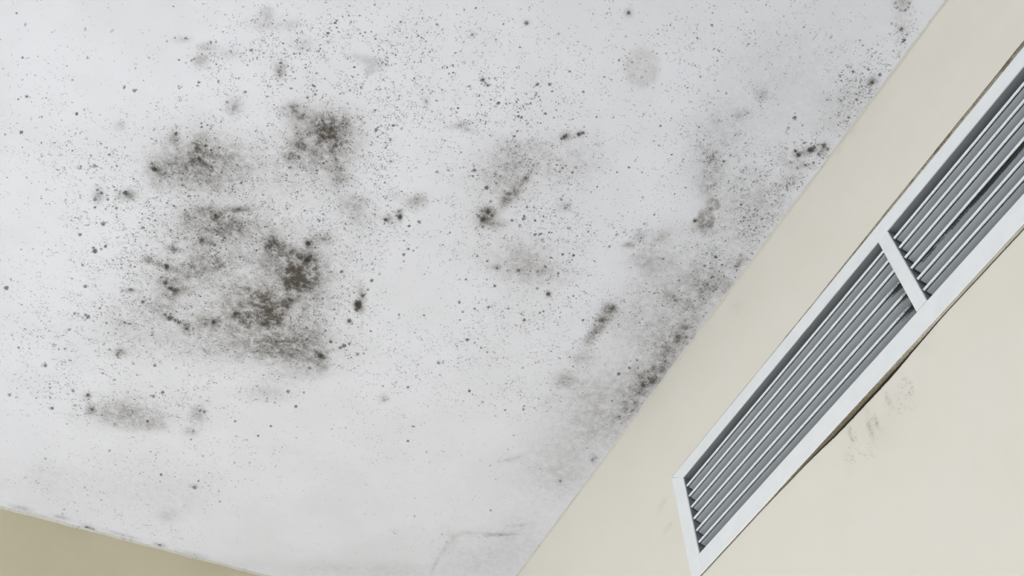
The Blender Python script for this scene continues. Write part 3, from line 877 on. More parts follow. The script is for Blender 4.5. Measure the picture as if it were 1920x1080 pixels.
143.2,641.3,1.5,-0.7,0.7,1.8,0.7,0.3
148.1,638.2,1.5,-0.7,0.7,1.7,0.8,0.3
153.6,636.6,2,-0.9,0.9,2.3,0.9,0.3
159,635,1.5,-0.7,0.7,1.7,0.8,0.3
165,636.7,1.8,-0.8,0.8,2,0.8,0.3
157.7,659.5,2,-0.9,0.9,2.4,0.7,0.3
162.2,659.3,1.5,-0.7,0.7,1.8,0.5,0.3
155.9,673,2.1,-0.9,0.9,2.4,0.7,0.3
138.7,674.4,2,-0.9,0.9,2.4,0.5,0.3
234.2,679,2.6,-1.2,1.3,3.1,0.6,0.3
239.5,680.4,1.6,-0.7,0.8,1.8,0.4,0.3
267.9,548.7,2,-0.9,1,2.2,1,0.3
266.6,554.4,1.5,-0.7,0.8,1.7,0.7,0.3
248.6,560.8,1.5,-0.7,0.7,1.7,0.7,0.3
279.1,547.8,1.5,-0.7,0.8,1.7,0.5,0.3
306.7,531.9,1.5,-0.7,0.8,1.6,1,0.3
302.9,535.4,1.5,-0.7,0.8,1.6,0.8,0.3
299.4,539.5,1.5,-0.7,0.8,1.7,0.8,0.3
296.9,544.1,1.5,-0.7,0.8,1.7,0.8,0.3
296.7,550.2,1.5,-0.7,0.8,1.7,0.9,0.3
300,555.7,1.8,-0.8,0.9,2,1,0.3
303.9,555.6,1.8,-0.8,0.9,2,1,0.3
303.4,542.9,1.4,-0.6,0.7,1.5,0.8,0.3
312.8,557.7,1.4,-0.6,0.8,1.6,0.8,0.3
303,503.2,2,-0.9,1,2.1,1,0.3
301.8,507.1,1.5,-0.7,0.8,1.6,0.6,0.3
317.6,496.6,2,-0.9,1.1,2.1,1,0.3
324.6,504.4,1.5,-0.7,0.8,1.6,0.7,0.3
307.1,514.8,1.5,-0.7,0.8,1.6,0.9,0.3
312,518.5,1.4,-0.6,0.7,1.5,0.8,0.3
315.6,522.8,1.4,-0.6,0.7,1.5,0.8,0.3
320.7,529.9,1.4,-0.6,0.7,1.5,0.7,0.3
325.1,535.7,1.5,-0.7,0.8,1.7,0.7,0.3
330.7,537.4,1.8,-0.8,1,1.9,0.9,0.3
332.6,536.6,1.5,-0.7,0.8,1.7,0.7,0.3
342.2,527.1,1.4,-0.6,0.8,1.5,0.7,0.3
370,558.4,3.1,-1.4,1.7,3.4,0.9,0.3
367.8,562.1,2.1,-0.9,1.1,2.3,0.8,0.3
371.2,554.3,2.1,-0.9,1.1,2.3,0.7,0.3
382.9,553.5,1.5,-0.7,0.9,1.7,0.8,0.3
386,546.8,2.6,-1.2,1.5,2.8,0.9,0.3
390.1,542.2,2.1,-0.9,1.2,2.2,1,0.3
387.3,533.7,1.4,-0.6,0.8,1.6,0.7,0.3
394.3,570.9,1.8,-0.8,1,2,0.6,0.3
362.7,488,1.7,-0.8,1,1.9,0.8,0.3
390.3,477.1,1.4,-0.6,0.8,1.5,0.7,0.3
377.5,457.9,1.7,-0.8,1,1.8,0.7,0.3
385.6,481.8,1.5,-0.7,0.9,1.6,0.5,0.3
387.8,420.6,1.5,-0.7,0.8,1.5,0.5,0.3
374.9,398.6,1.4,-0.7,0.8,1.5,0.5,0.3
397.6,394.6,1.5,-0.7,0.8,1.5,0.4,0.3
359.1,505.7,1.4,-0.6,0.8,1.5,0.7,0.3
405.2,529.2,1.5,-0.7,0.9,1.7,0.5,0.3
279.9,654.8,2.6,-1.2,1.3,3,0.6,0.3
290,650.2,2.1,-0.9,1.1,2.4,0.5,0.3
277.3,667.2,2.1,-0.9,1.1,2.5,0.5,0.3
389.8,602.5,1.8,-0.8,1,2.1,0.9,0.3
405.1,603.1,1.8,-0.8,1.1,2.1,0.9,0.3
388.5,609.7,1.8,-0.8,1,2.1,0.8,0.3
406.3,594.2,3.2,-1.4,1.8,3.5,0.5,0.3
421.4,591.1,1.6,-0.7,0.9,1.8,0.4,0.3
430.5,561.1,2.1,-0.9,1.2,2.3,0.5,0.3
377.4,594.2,2.1,-0.9,1.2,2.3,0.5,0.3
350.9,615.3,2.1,-0.9,1.1,2.4,0.6,0.3
332.3,619.1,2.1,-0.9,1.1,2.4,0.6,0.3
421.9,616.4,3.2,-1.4,1.9,3.6,0.4,0.3
473.2,564.1,1.8,-0.8,1.1,2,1,0.4
462,577.5,1.6,-0.7,1,1.8,0.9,0.4
493.9,563.2,1.6,-0.7,1,1.8,0.8,0.4
480.4,489.9,1.8,-0.8,1.1,1.9,0.9,0.4
461.4,503,1.4,-0.6,0.9,1.5,0.6,0.4
493.8,497.2,1.5,-0.7,1,1.7,0.5,0.4
517.6,521.8,2.1,-0.9,1.3,2.3,0.6,0.4
518.1,532.7,3.2,-1.4,2,3.4,0.4,0.4
507.4,521.8,1.6,-0.7,1,1.7,0.4,0.4
511.6,402.1,1.5,-0.7,1,1.5,0.8,0.4
523.7,413.4,1.5,-0.7,1,1.5,0.7,0.4
536,412,2.5,-1.1,1.6,2.6,0.5,0.4
500.1,329.2,1.4,-0.6,0.8,1.3,0.8,0.4
499.2,305.7,1.3,-0.6,0.8,1.3,0.8,0.4
480.3,318.1,1.4,-0.7,0.9,1.4,0.5,0.4
544.6,291.1,1.4,-0.7,0.9,1.4,0.7,0.4
544,291.4,1.4,-0.7,0.9,1.4,0.5,0.4
489.7,331.6,1.4,-0.7,0.9,1.4,0.5,0.4
639.5,250.3,1.4,-0.7,1,1.3,0.7,0.4
671.5,284.6,1.5,-0.7,1.1,1.4,0.6,0.4
576.2,292.2,1.4,-0.7,1,1.4,0.6,0.4
597,324,1.5,-0.7,1,1.4,0.4,0.4
455.4,396.4,2,-0.9,1.2,2,0.5,0.4
422.3,438.4,2,-0.9,1.2,2.1,0.5,0.4
415.3,441.6,1.5,-0.7,0.9,1.5,0.6,0.4
396.8,431.1,1.5,-0.7,0.8,1.5,0.5,0.4
397.7,424.2,1.5,-0.7,0.8,1.5,0.5,0.4
421.8,416.5,1.5,-0.7,0.9,1.5,0.5,0.4
424.9,433.1,1.5,-0.7,0.9,1.5,0.5,0.4
639.8,404.8,2.6,-1.2,1.8,2.6,1,0.4
636.1,399.4,1.5,-0.7,1.1,1.6,0.7,0.4
623.6,385.2,1.5,-0.7,1.1,1.5,0.3,0.4
640.7,421.1,2.6,-1.2,1.8,2.6,0.6,0.4
642,426.8,2.1,-0.9,1.5,2.1,0.5,0.4
656.3,409.7,2.1,-0.9,1.5,2.1,0.5,0.4
674.1,431.2,2.1,-0.9,1.5,2.1,0.6,0.4
659.1,329.5,2,-0.9,1.4,1.9,0.7,0.4
660.4,314,2,-0.9,1.4,1.9,0.8,0.4
670.3,316.9,2,-0.9,1.4,1.9,0.8,0.4
657.3,323.6,1.5,-0.7,1.1,1.4,0.6,0.4
687,306,2,-0.9,1.5,1.9,0.7,0.4
699,342.5,2,-0.9,1.5,2,0.5,0.4
705.8,305.8,2.5,-1.1,1.9,2.4,0.8,0.4
703.3,319.4,3,-1.4,2.2,2.9,0.7,0.4
701.2,324.6,2,-0.9,1.5,2,0.6,0.4
702.8,290.7,2,-0.9,1.5,1.9,0.6,0.4
700.6,271.4,2,-0.9,1.5,1.9,0.6,0.4
703.9,253.9,2.4,-1.1,1.8,2.3,0.9,0.4
703.1,258.2,2,-0.9,1.4,1.8,0.6,0.4
702.4,246.6,2,-0.9,1.4,1.8,0.7,0.4
681.7,241.9,2.4,-1.1,1.8,2.2,0.6,0.4
691.6,243.7,2.4,-1.1,1.8,2.2,0.8,0.4
675.8,243.1,1.9,-0.9,1.4,1.8,0.6,0.4
687.1,214.8,1.4,-0.7,1.1,1.3,0.6,0.4
689.2,223.8,1.9,-0.9,1.4,1.8,0.5,0.4
681,359.2,2,-0.9,1.5,2,0.5,0.4
699.7,355.1,2,-0.9,1.5,2,0.5,0.4
677.5,452.6,2.4,-1.1,1.7,2.5,0.45,0.3
680.1,455.8,2.4,-1.1,1.7,2.5,0.395709,0.3
677.7,463.4,2.4,-1.1,1.7,2.5,0.471409,0.3
674,464.1,2.4,-1.1,1.7,2.5,0.218994,0.3
670.4,469.4,2.4,-1.1,1.7,2.5,0.41464,0.3
664.2,466.5,2.4,-1.1,1.7,2.5,0.0285302,0.3
657.3,467.7,2.4,-1.1,1.7,2.5,0.368273,0.3
654.5,463,2.4,-1.1,1.7,2.5,-0.0737968,0.3
653.9,457.2,2.4,-1.1,1.7,2.5,0.403426,0.3
653.4,455.5,2.4,-1.1,1.7,2.5,-0.0408952,0.3
656.6,448.6,2.4,-1.1,1.7,2.4,0.5166,0.3
663.1,449.2,2.4,-1.1,1.7,2.4,0.0870535,0.3
668.7,445.8,2.4,-1.1,1.7,2.4,0.630027,0.3
672.6,450.4,2.4,-1.1,1.7,2.5,0.214386,0.3
678.8,211.8,2.5,-1.1,1.8,2.2,0.6,0.6
680.9,217,2.5,-1.1,1.8,2.2,0.6,0.6
679.2,221.7,2.5,-1.1,1.8,2.2,0.6,0.6
674.2,224,2.5,-1.1,1.8,2.2,0.6,0.6
668,222.9,2.5,-1.1,1.8,2.2,0.6,0.6
662.8,219,2.5,-1.1,1.8,2.2,0.6,0.6
660.7,213.8,2.4,-1.1,1.7,2.2,0.6,0.6
662.5,209.1,2.4,-1.1,1.7,2.2,0.6,0.6
667.4,206.9,2.4,-1.1,1.8,2.2,0.6,0.6
673.6,207.9,2.4,-1.1,1.8,2.2,0.6,0.6
677.4,449.9,3.2,-1.4,2.3,3.3,1,0.3
669.9,446.8,2.6,-1.2,1.9,2.7,0.8,0.3
674.7,464,2.7,-1.2,1.9,2.8,0.6,0.3
688.5,436.6,3.7,-1.7,2.7,3.8,1,0.3
690.1,431.3,2.6,-1.2,1.9,2.7,0.9,0.3
674.1,431.2,2.1,-0.9,1.5,2.1,0.7,0.3
700.9,422.8,3.1,-1.4,2.3,3.2,0.8,0.3
709.6,426.2,2.6,-1.2,2,2.7,0.7,0.3
703.1,438.3,3.2,-1.4,2.3,3.3,0.7,0.3
712,440.7,2.1,-1,1.6,2.2,0.6,0.3
696.1,460,2.7,-1.2,2,2.8,0.7,0.3
688.4,468.2,2.7,-1.2,1.9,2.8,0.6,0.3
703.8,451.9,2.7,-1.2,2,2.8,0.6,0.3
696.8,473.8,2.7,-1.2,2,2.8,0.5,0.3
649.3,509.5,2.7,-1.2,1.9,2.9,0.5,0.3
675.9,502.3,2.7,-1.2,1.9,2.9,0.5,0.3
673,518.1,2.2,-1,1.6,2.3,0.5,0.3
692.2,499.8,2.7,-1.2,2,2.9,0.5,0.3
644.5,511.6,2.1,-1,1.5,2.3,0.5,0.3
635.9,529.9,2.2,-1,1.5,2.3,0.6,0.3
666.2,555.6,2.2,-1,1.6,2.4,0.5,0.3
698.5,556.1,2.2,-1,1.6,2.4,0.5,0.3
699.3,571,2.2,-1,1.6,2.5,0.5,0.3
663.3,614.9,2.2,-1,1.6,2.5,0.6,0.3
682.1,594,2.2,-1,1.6,2.5,0.5,0.3
649.8,645,1.7,-0.8,1.2,1.9,0.9,0.3
659.6,665.2,2.3,-1,1.6,2.6,0.7,0.3
665.8,645.3,2.3,-1,1.6,2.6,0.9,0.3
682.4,654,2.3,-1,1.7,2.6,0.8,0.3
680.8,679.7,2.3,-1,1.7,2.7,0.6,0.3
679.1,669.5,2.3,-1,1.7,2.7,0.6,0.3
659.2,667.6,2.3,-1,1.6,2.6,0.5,0.3
671.9,711.4,2.3,-1,1.7,2.7,0.5,0.3
703.1,648,2.9,-1.3,2.1,3.3,0.6,0.3
699.6,628.1,2.8,-1.3,2.1,3.2,0.5,0.3
603.7,602.6,2.2,-1,1.5,2.5,1,0.3
590.7,634.9,1.7,-0.7,1.1,1.9,0.5,0.3
671.1,630.2,1.7,-0.8,1.2,1.9,0.5,0.3
-121.4,1298.2,3,-1.3,0.9,4.7,0.8,0.3
-109.1,1326.9,3.1,-1.4,0.9,4.8,0.7,0.3
-168.7,1350.4,2.5,-1.1,0.6,3.8,0.9,0.3
-172.5,1353.4,2.5,-1.1,0.6,3.8,0.5,0.3
-175.2,1327.1,2.4,-1.1,0.6,3.8,0.5,0.3
-195.5,1320.5,1.8,-0.8,0.5,2.8,0.5,0.3
-179.6,1305.8,1.7,-0.7,0.4,2.6,0.9,0.3
-225.9,1349.4,1.8,-0.8,0.4,2.8,0.6,0.3
-236.9,1347.7,2.4,-1.1,0.5,3.8,0.7,0.3
-234.9,1344.3,1.8,-0.8,0.4,2.8,0.5,0.3
-145,1298.3,3,-1.3,0.8,4.6,0.6,0.3
-136.8,1329.8,2.5,-1.1,0.7,3.8,0.6,0.3
-168.9,1354.5,1.8,-0.8,0.5,2.9,0.4,0.3
-140.9,1378.4,1.7,-0.8,0.5,2.8,0.6,0.3
-13.2,1244.2,3.1,-1.3,1.1,4.6,0.8,0.3
-24.6,1258.3,3.7,-1.6,1.3,5.5,0.6,0.3
-28.8,1258.8,2.4,-1.1,0.8,3.7,0.5,0.3
-20.5,1318.8,2.8,-1.2,1,4.3,0.8,0.3
-64.3,1265.3,2.4,-1.1,0.8,3.7,0.5,0.3
-68.9,1346.8,3.1,-1.4,1,4.9,0.5,0.3
-65.8,1298.6,3.1,-1.4,1,4.7,0.4,0.3
59,1259.8,2.5,-1.1,1,3.7,0.8,0.3
52,1260.2,2.5,-1.1,1,3.7,0.7,0.3
55.1,1332.5,1.9,-0.8,0.7,2.9,0.7,0.3
53.3,1311.1,3.2,-1.4,1.2,4.8,0.5,0.3
17.2,1262.2,2.5,-1.1,0.9,3.7,0.5,0.3
26.6,1264.6,2.5,-1.1,0.9,3.7,0.4,0.3
-16.4,1365.2,1.9,-0.8,0.7,3,0.5,0.3
192.9,1187.6,2.8,-1.2,1.3,4.1,0.8,0.3
170.9,1160.6,3.1,-1.4,1.4,4.4,0.7,0.3
195.3,1152.5,2.5,-1.1,1.1,3.5,0.6,0.3
158.5,1193.5,2.5,-1.1,1.1,3.6,0.5,0.3
145.5,1195.2,2.5,-1.1,1.1,3.6,0.5,0.3
95.7,1208,1.8,-0.8,0.8,2.7,0.4,0.3
100.3,1192.9,2.5,-1.1,1,3.6,0.5,0.3
111.3,1261,1.8,-0.8,0.7,2.6,1,0.3
168.6,1248.2,1.9,-0.8,0.9,2.8,1,0.3
155.6,1278.8,1.9,-0.8,0.8,2.9,0.9,0.3
141.3,1296.2,1.9,-0.8,0.8,2.9,0.7,0.3
122.5,1294.7,2.5,-1.1,1.1,3.9,0.5,0.3
263.3,1213.6,1.9,-0.8,1,2.8,0.6,0.3
190.2,1252.5,1.9,-0.8,0.9,2.9,0.4,0.3
29.5,1438.8,2.6,-1.1,1,4.2,0.8,0.3
31.9,1457.2,2.6,-1.1,1,4.3,0.5,0.3
90.7,1448.2,4,-1.7,1.6,6.4,0.6,0.3
92.5,1429.3,2,-0.9,0.8,3.2,0.7,0.3
132,1442.5,2.7,-1.2,1.1,4.3,0.5,0.3
140.4,1466.7,2.7,-1.2,1.2,4.4,0.5,0.3
123.9,1506.9,2.7,-1.2,1.2,4.5,0.4,0.3
25.9,1525.7,3.4,-1.5,1.2,5.6,0.4,0.3
85.3,1503,2.7,-1.2,1.1,4.4,0.4,0.3
-64,1414.2,2.6,-1.1,0.8,4.1,0.6,0.3
-66.5,1460,1.9,-0.8,0.6,3.2,0.4,0.3
-107.1,1444.4,1.8,-0.8,0.5,2.9,0.4,0.3
-158.9,1477,2.6,-1.1,0.7,4.2,0.6,0.3
-162.8,1453.1,1.9,-0.8,0.5,3.1,0.4,0.3
-75.1,1543.1,3.3,-1.4,1,5.5,0.4,0.3
-181.9,1538.2,3.3,-1.4,0.8,5.4,0.4,0.3
32.2,1399.5,1.9,-0.8,0.7,3.1,0.5,0.3
83.2,1364.2,2.6,-1.1,1,4,0.5,0.3
98.1,1350.5,2.6,-1.1,1.1,4,0.4,0.3
137.3,1358,2.6,-1.1,1.1,4.1,0.5,0.3
157.4,1323.2,2.6,-1.1,1.1,4,0.4,0.3
160.7,1347.8,2,-0.9,0.9,3,0.5,0.3
204,1340.6,2,-0.9,0.9,3,0.5,0.3
23.1,1376.2,1.9,-0.8,0.7,3,0.4,0.3
-106.8,1597.3,2.7,-1.2,0.8,4.6,0.5,0.3
-106.9,1613.1,2.7,-1.2,0.8,4.6,0.4,0.3
-84.5,1592.3,2.7,-1.2,0.8,4.6,0.4,0.3
14.9,1592.6,3.4,-1.5,1.2,5.8,0.3,0.3
36.8,1583.1,2.1,-0.9,0.8,3.5,0.4,0.3
-60.9,1633.4,3.4,-1.5,1.1,5.9,0.8,0.3
-48.6,1633,2.7,-1.2,0.9,4.7,0.6,0.3
-74.2,1623,2,-0.9,0.6,3.5,0.4,0.3
-100.9,1631.3,2,-0.9,0.6,3.5,0.5,0.3
71.7,1629.3,2.8,-1.2,1.1,4.8,0.7,0.3
3.6,1630.2,2.8,-1.2,1,4.7,0.4,0.3
137.1,1631.8,2.1,-0.9,0.9,3.6,0.5,0.3
325.8,1463.2,2.1,-0.9,1.1,3.4,0.4,0.3
219.6,1363.5,2,-0.9,0.9,3.1,0.4,0.3
440.1,1040.9,2.2,-1,1.3,3,1,0.3
448.2,1046.4,1.9,-0.8,1.1,2.6,0.6,0.3
345.5,1073.4,1.9,-0.8,1,2.6,1,0.3
307.5,1087.6,1.8,-0.8,1,2.6,0.8,0.3
325.3,1081,1.9,-0.8,1,2.6,0.6,0.3
322.6,1086.1,1.9,-0.8,1,2.6,0.4,0.3
470.3,1055.2,1.8,-0.8,1.1,2.4,0.7,0.3
511.8,1057,1.9,-0.8,1.2,2.6,0.8,0.3
539.2,1042.2,1.9,-0.8,1.2,2.6,0.8,0.3
502.8,1075.8,1.8,-0.8,1.1,2.5,0.6,0.3
440.5,1068.3,1.9,-0.8,1.1,2.6,0.4,0.3
440.8,1073.4,1.9,-0.8,1.1,2.6,0.4,0.3
386.7,1154,1.8,-0.8,1,2.6,1,0.3
391.1,1189.8,2.3,-1,1.3,3.3,0.9,0.3
320,1115.9,3.7,-1.6,2,5.3,0.5,0.3
325.5,1110.9,2.5,-1.1,1.3,3.5,0.5,0.3
344.1,1125.2,2.5,-1.1,1.4,3.6,0.4,0.3
429.4,1098.5,1.9,-0.8,1.1,2.7,0.4,0.3
406.2,1107.3,1.9,-0.8,1.1,2.7,0.4,0.3
430.5,1202.5,3.3,-1.4,1.9,4.8,0.5,0.3
444.2,1224.2,2,-0.9,1.2,2.9,0.5,0.3
388.7,1213.6,2,-0.9,1.1,2.9,0.4,0.3
375,1244.1,2.6,-1.1,1.5,3.9,0.4,0.3
455.7,1320.5,1.9,-0.8,1.2,2.9,0.7,0.3
486.3,1319.8,1.9,-0.8,1.2,2.9,0.5,0.3
447.7,1282.4,2,-0.9,1.2,3,0.4,0.3
399.9,1315.4,3.4,-1.5,1.9,5.1,0.4,0.3
474,1366.6,3.5,-1.5,2.1,5.4,0.5,0.3
381.6,1248.6,2,-0.9,1.1,2.9,0.3,0.3
593.8,1297,3.1,-1.4,2.1,4.7,0.6,0.3
503.1,1394.8,2.1,-0.9,1.3,3.3,0.5,0.3
539,1394.2,2.8,-1.2,1.8,4.4,0.5,0.3
460.2,1424.9,2.8,-1.2,1.7,4.5,0.4,0.3
550.9,1276.1,1.9,-0.8,1.3,2.9,0.4,0.3
623,1064.5,1.9,-0.9,1.4,2.7,0.4,0.3
549.9,1104.8,2.6,-1.1,1.7,3.6,0.5,0.3
555.2,1101.1,1.9,-0.9,1.3,2.7,0.4,0.3
555.2,1032.5,2.5,-1.1,1.7,3.5,0.5,0.3
567.7,1013.7,1.9,-0.8,1.3,2.6,0.5,0.3
551.8,1011.4,2.5,-1.1,1.7,3.4,0.5,0.3
576.7,1029.9,1.9,-0.8,1.3,2.6,0.5,0.3
694.4,993.1,2.6,-1.1,1.9,3.4,0.6,0.3
675.7,1000,1.9,-0.8,1.4,2.6,0.4,0.3
665.7,966.6,2.5,-1.1,1.8,3.3,0.6,0.3
706.6,972.8,3.2,-1.4,2.4,4.2,0.5,0.3
701.6,954.8,3.2,-1.4,2.3,4.2,0.5,0.3
694.2,914.7,3.8,-1.7,2.8,4.9,0.6,0.3
704.2,902.5,3.7,-1.7,2.8,4.8,0.6,0.3
660.1,1095.1,2,-0.9,1.4,2.8,0.4,0.3
678.6,1082.7,2,-0.9,1.4,2.7,0.5,0.3
701.6,1104.6,2.7,-1.2,2,3.7,0.6,0.3
675,1175.9,2,-0.9,1.5,2.9,0.7,0.3
553.4,1173.6,3.3,-1.4,2.2,4.8,0.4,0.3
566.8,1164.9,3.3,-1.4,2.2,4.8,0.4,0.3
571.3,1196.9,2,-0.9,1.3,2.9,0.4,0.3
292.9,1130.5,1.9,-0.8,1,2.7,0.4,0.3
401.6,1563.5,2.2,-0.9,1.3,3.6,0.3,0.3
384.4,1368.7,2.7,-1.2,1.5,4.2,0.3,0.3
284.5,1198.8,1.9,-0.8,1,2.8,0.3,0.3'''
CLEAN = '''308.4,901.2,51.9,-23,19.5,48,0.5,0
552,737.1,22,-9.8,19.3,35.2,0.6,0
464.1,1310.7,148.3,-64.4,42.6,106.1,0.5,0
-252.8,972.4,33.8,-15.2,17.6,110,0.5,0
224.7,840.1,21.4,-9.5,13.7,36,0.3,0
489.6,902.6,38.4,-17,19.2,39.7,0.3,0
309.8,622.8,5.3,-2.4,3.2,6.9,0.5,0
379.1,579.6,7.3,-3.3,4.5,8.9,0.6,0
232.6,618.6,9.2,-4.1,4.4,10.5,0.4,0
-51.5,963.4,9.9,-4.4,2.3,9.4,0.6,0
98.9,969.6,5.8,-2.6,3,9.8,0.4,0
56.9,952.2,21.5,-9.6,2.5,8.6,0.4,0
102.9,1052.3,25.5,-11.3,2.5,8.3,0.5,0
200.4,983.4,17.9,-7.9,8.4,24.1,0.5,0
468,553.4,33.6,-15.1,16.5,29.6,0.4,0
666,457.8,6.1,-2.7,3.4,4.9,0.6,0
-34,1365.9,48.7,-21.3,2.7,12.7,0.3,0
353.2,1141.4,40.5,-17.8,17.8,46.3,0.3,0
70.9,827.3,15.1,-6.8,3.3,10.4,0.4,0
38.5,944.4,14.2,-6.4,2.7,9.5,0.3,0'''
DISC = '''415.7,426.6,21.5,-9.7,14,24.7,0.15,0.9
613.1,568.4,9.8,-4.4,5.8,9.3,0.42,0.85
617.3,595.5,12,-5.4,10.8,17.4,0.45,0.8'''
WALL_DENSITY = '''580,2299.9,-1,-10.4,2.6,1,0.8,0
552.3,2285.1,3,-19.9,2.5,1.5,0.8,0
542.4,2284.7,-2,-12.1,2.5,0.6,0.7,0
514.3,2294.2,1.2,-9.7,2.8,1.6,0.7,0
576.5,2287.6,-5.6,-4.9,2.3,-4.6,0.8,0
557.6,2262.8,-4.6,-4.1,3.4,-6.7,0.7,0
487.9,2284.7,-8,-4.3,1.5,-15.9,0.7,0
588.4,2273.3,-9.8,-8.4,3.3,-6.9,0.45,0
504.1,2271.1,-13.4,-12.6,4,-7.7,0.3,0
566.5,2258.5,-10.7,-9.2,2.8,-5.6,0.35,0
518.1,2276,-3.8,-3.5,2.3,-4.5,0.4,0
682.9,2656.4,-10.1,-11.7,2,-5.3,0.3,0
954.2,2484.6,-3,-3.9,7.7,-2,0.4,0
950.3,2438.8,-2.7,-3.7,7.3,-0.9,0.4,0
639.5,2640,-3.8,-4.5,0.7,-1.7,0.5,0'''
WALL_STAIN = '''580,2299.9,-1,-10.4,3.2,1.2,0.3,0.4
552.3,2285.1,3,-19.9,3,1.8,0.25,0.4
542.4,2284.7,-2,-12.1,3,0.7,0.27,0.4
514.3,2294.2,1.2,-9.7,3.3,1.9,0.22,0.4
545.8,2280.8,-32.9,-29.9,10,-19.9,0.06,0.5
498.3,2282.2,-18.3,-17.5,6.4,-12.2,0.06,0.4
596.8,2276.5,-7.5,-5,4.5,-20.3,0.06,0.3
954.3,2489.8,-4,-5.2,12,-3.1,0.12,0.3
952.1,2443,-2.7,-3.7,11.9,-1.5,0.14,0.3
686.9,2657.3,-15,-11.2,-0.4,-12.4,0.07,0.3
385.5,2692.7,-7.3,-0.8,-1.5,-8.2,0.1,0.6
419.6,2696.9,-7.5,-0.8,-2.2,-11.2,0.07,0.5
446.6,2311.4,-9.1,-9.6,4.2,-7.8,0.06,0.8'''


XW, YW, ZC = 0.71986, 1.64651, 2.7      # vent wall, end wall corner, ceiling
TPHI = math.tan(0.0119)                 # the end wall is not quite square
XL, YR = -2.5, -3.2                     # window walls
WIN1, WIN2 = (0.72, 1.50, 0.45, 2.05), (-2.10, -0.30, 0.40, 2.10)

# ------------------------------------------------------------------ node helpers
class NT:
    def __init__(s, name):
        s.m = bpy.data.materials.new(name); s.m.use_nodes = True
        s.t = s.m.node_tree; s.b = s.t.nodes['Principled BSDF']
        s.tc = s.t.nodes.new('ShaderNodeTexCoord')
        s.P = s.tc.outputs['Object']
    def link(s, a, b): s.t.links.new(a, b)
    def put(s, sock, v):
        if isinstance(v, (int, float)): sock.default_value = v
        elif isinstance(v, tuple): sock.default_value = v if len(v) == 4 or sock.type == 'VECTOR' else (*v, 1)
        else: s.link(v, sock)
    def math(s, op, a, b=0.0, c=0.0, clamp=False):
        n = s.t.nodes.new('ShaderNodeMath'); n.operation = op; n.use_clamp = clamp
        for i, v in enumerate((a, b, c)): s.put(n.inputs[i], v)
        return n.outputs[0]
    def vmath(s, op, a, b):
        n = s.t.nodes.new('ShaderNodeVectorMath'); n.operation = op
        s.put(n.inputs[0], a)
        s.put(n.inputs[3] if op == 'SCALE' else n.inputs[1], b)
        return n.outputs[0]
    def ramp(s, v, a, b, lo=0.0, hi=1.0, smooth=True):
        n = s.t.nodes.new('ShaderNodeMapRange'); n.clamp = True
        n.interpolation_type = 'SMOOTHSTEP' if smooth else 'LINEAR'
        for i, x in enumerate((v, a, b, lo, hi)): s.put(n.inputs[i], x)
        return n.outputs[0]
    def noise(s, scale, detail=2.0, rough=0.5, vec=None, color=False, dist=0.0):
        n = s.t.nodes.new('ShaderNodeTexNoise')
        s.link(vec or s.P, n.inputs['Vector'])
        n.inputs['Scale'].default_value = scale; n.inputs['Detail'].default_value = detail
        n.inputs['Roughness'].default_value = rough; n.inputs['Distortion'].default_value = dist
        return n.outputs['Color'] if color else n.outputs[0]
    def attr(s, name):
        n = s.t.nodes.new('ShaderNodeAttribute'); n.attribute_name = name
        return n.outputs['Fac']
    def mix(s, f, a, b, kind='MIX'):
        n = s.t.nodes.new('ShaderNodeMix'); n.data_type = 'RGBA'; n.blend_type = kind
        s.put(n.inputs[0], f); s.put(n.inputs[6], a); s.put(n.inputs[7], b)
        return n.outputs[2]
    def bump(s, h, strength=0.2, dist=0.001):
        n = s.t.nodes.new('ShaderNodeBump'); n.inputs['Strength'].default_value = strength
        n.inputs['Distance'].default_value = dist
        s.link(h, n.inputs['Height']); s.link(n.outputs[0], s.b.inputs['Normal'])
    def specks(s, cell, dens, rmin, rmax, soft, off, vec, power=2.0):
        """round fungus colonies, one per Voronoi cell, present where dens beats the cell's own number"""
        v = s.t.nodes.new('ShaderNodeTexVoronoi'); v.voronoi_dimensions = '2D'
        v.inputs['Scale'].default_value = 1.0 / cell
        s.link(s.vmath('ADD', vec, (off, off * 1.7, 0.0)), v.inputs['Vector'])
        sp = s.t.nodes.new('ShaderNodeSeparateColor'); s.link(v.outputs['Color'], sp.inputs[0])
        here = s.ramp(s.math('SUBTRACT', dens, sp.outputs[0]), 0.0, 0.10)
        rad = s.math('MULTIPLY_ADD', s.math('POWER', sp.outputs[1], power), rmax - rmin, rmin)
        m = s.ramp(v.outputs['Distance'], rad, s.math('MULTIPLY', rad, 1.0 - soft))
        return s.math('MULTIPLY', s.math('MULTIPLY', m, here), s.math('MULTIPLY_ADD', sp.outputs[2], 0.45, 0.55))
    def done(s, col, rough=0.8, spec=0.25):
        s.put(s.b.inputs['Base Color'], col); s.put(s.b.inputs['Roughness'], rough)
        s.b.inputs['Specular IOR Level'].default_value = spec
        return s.m

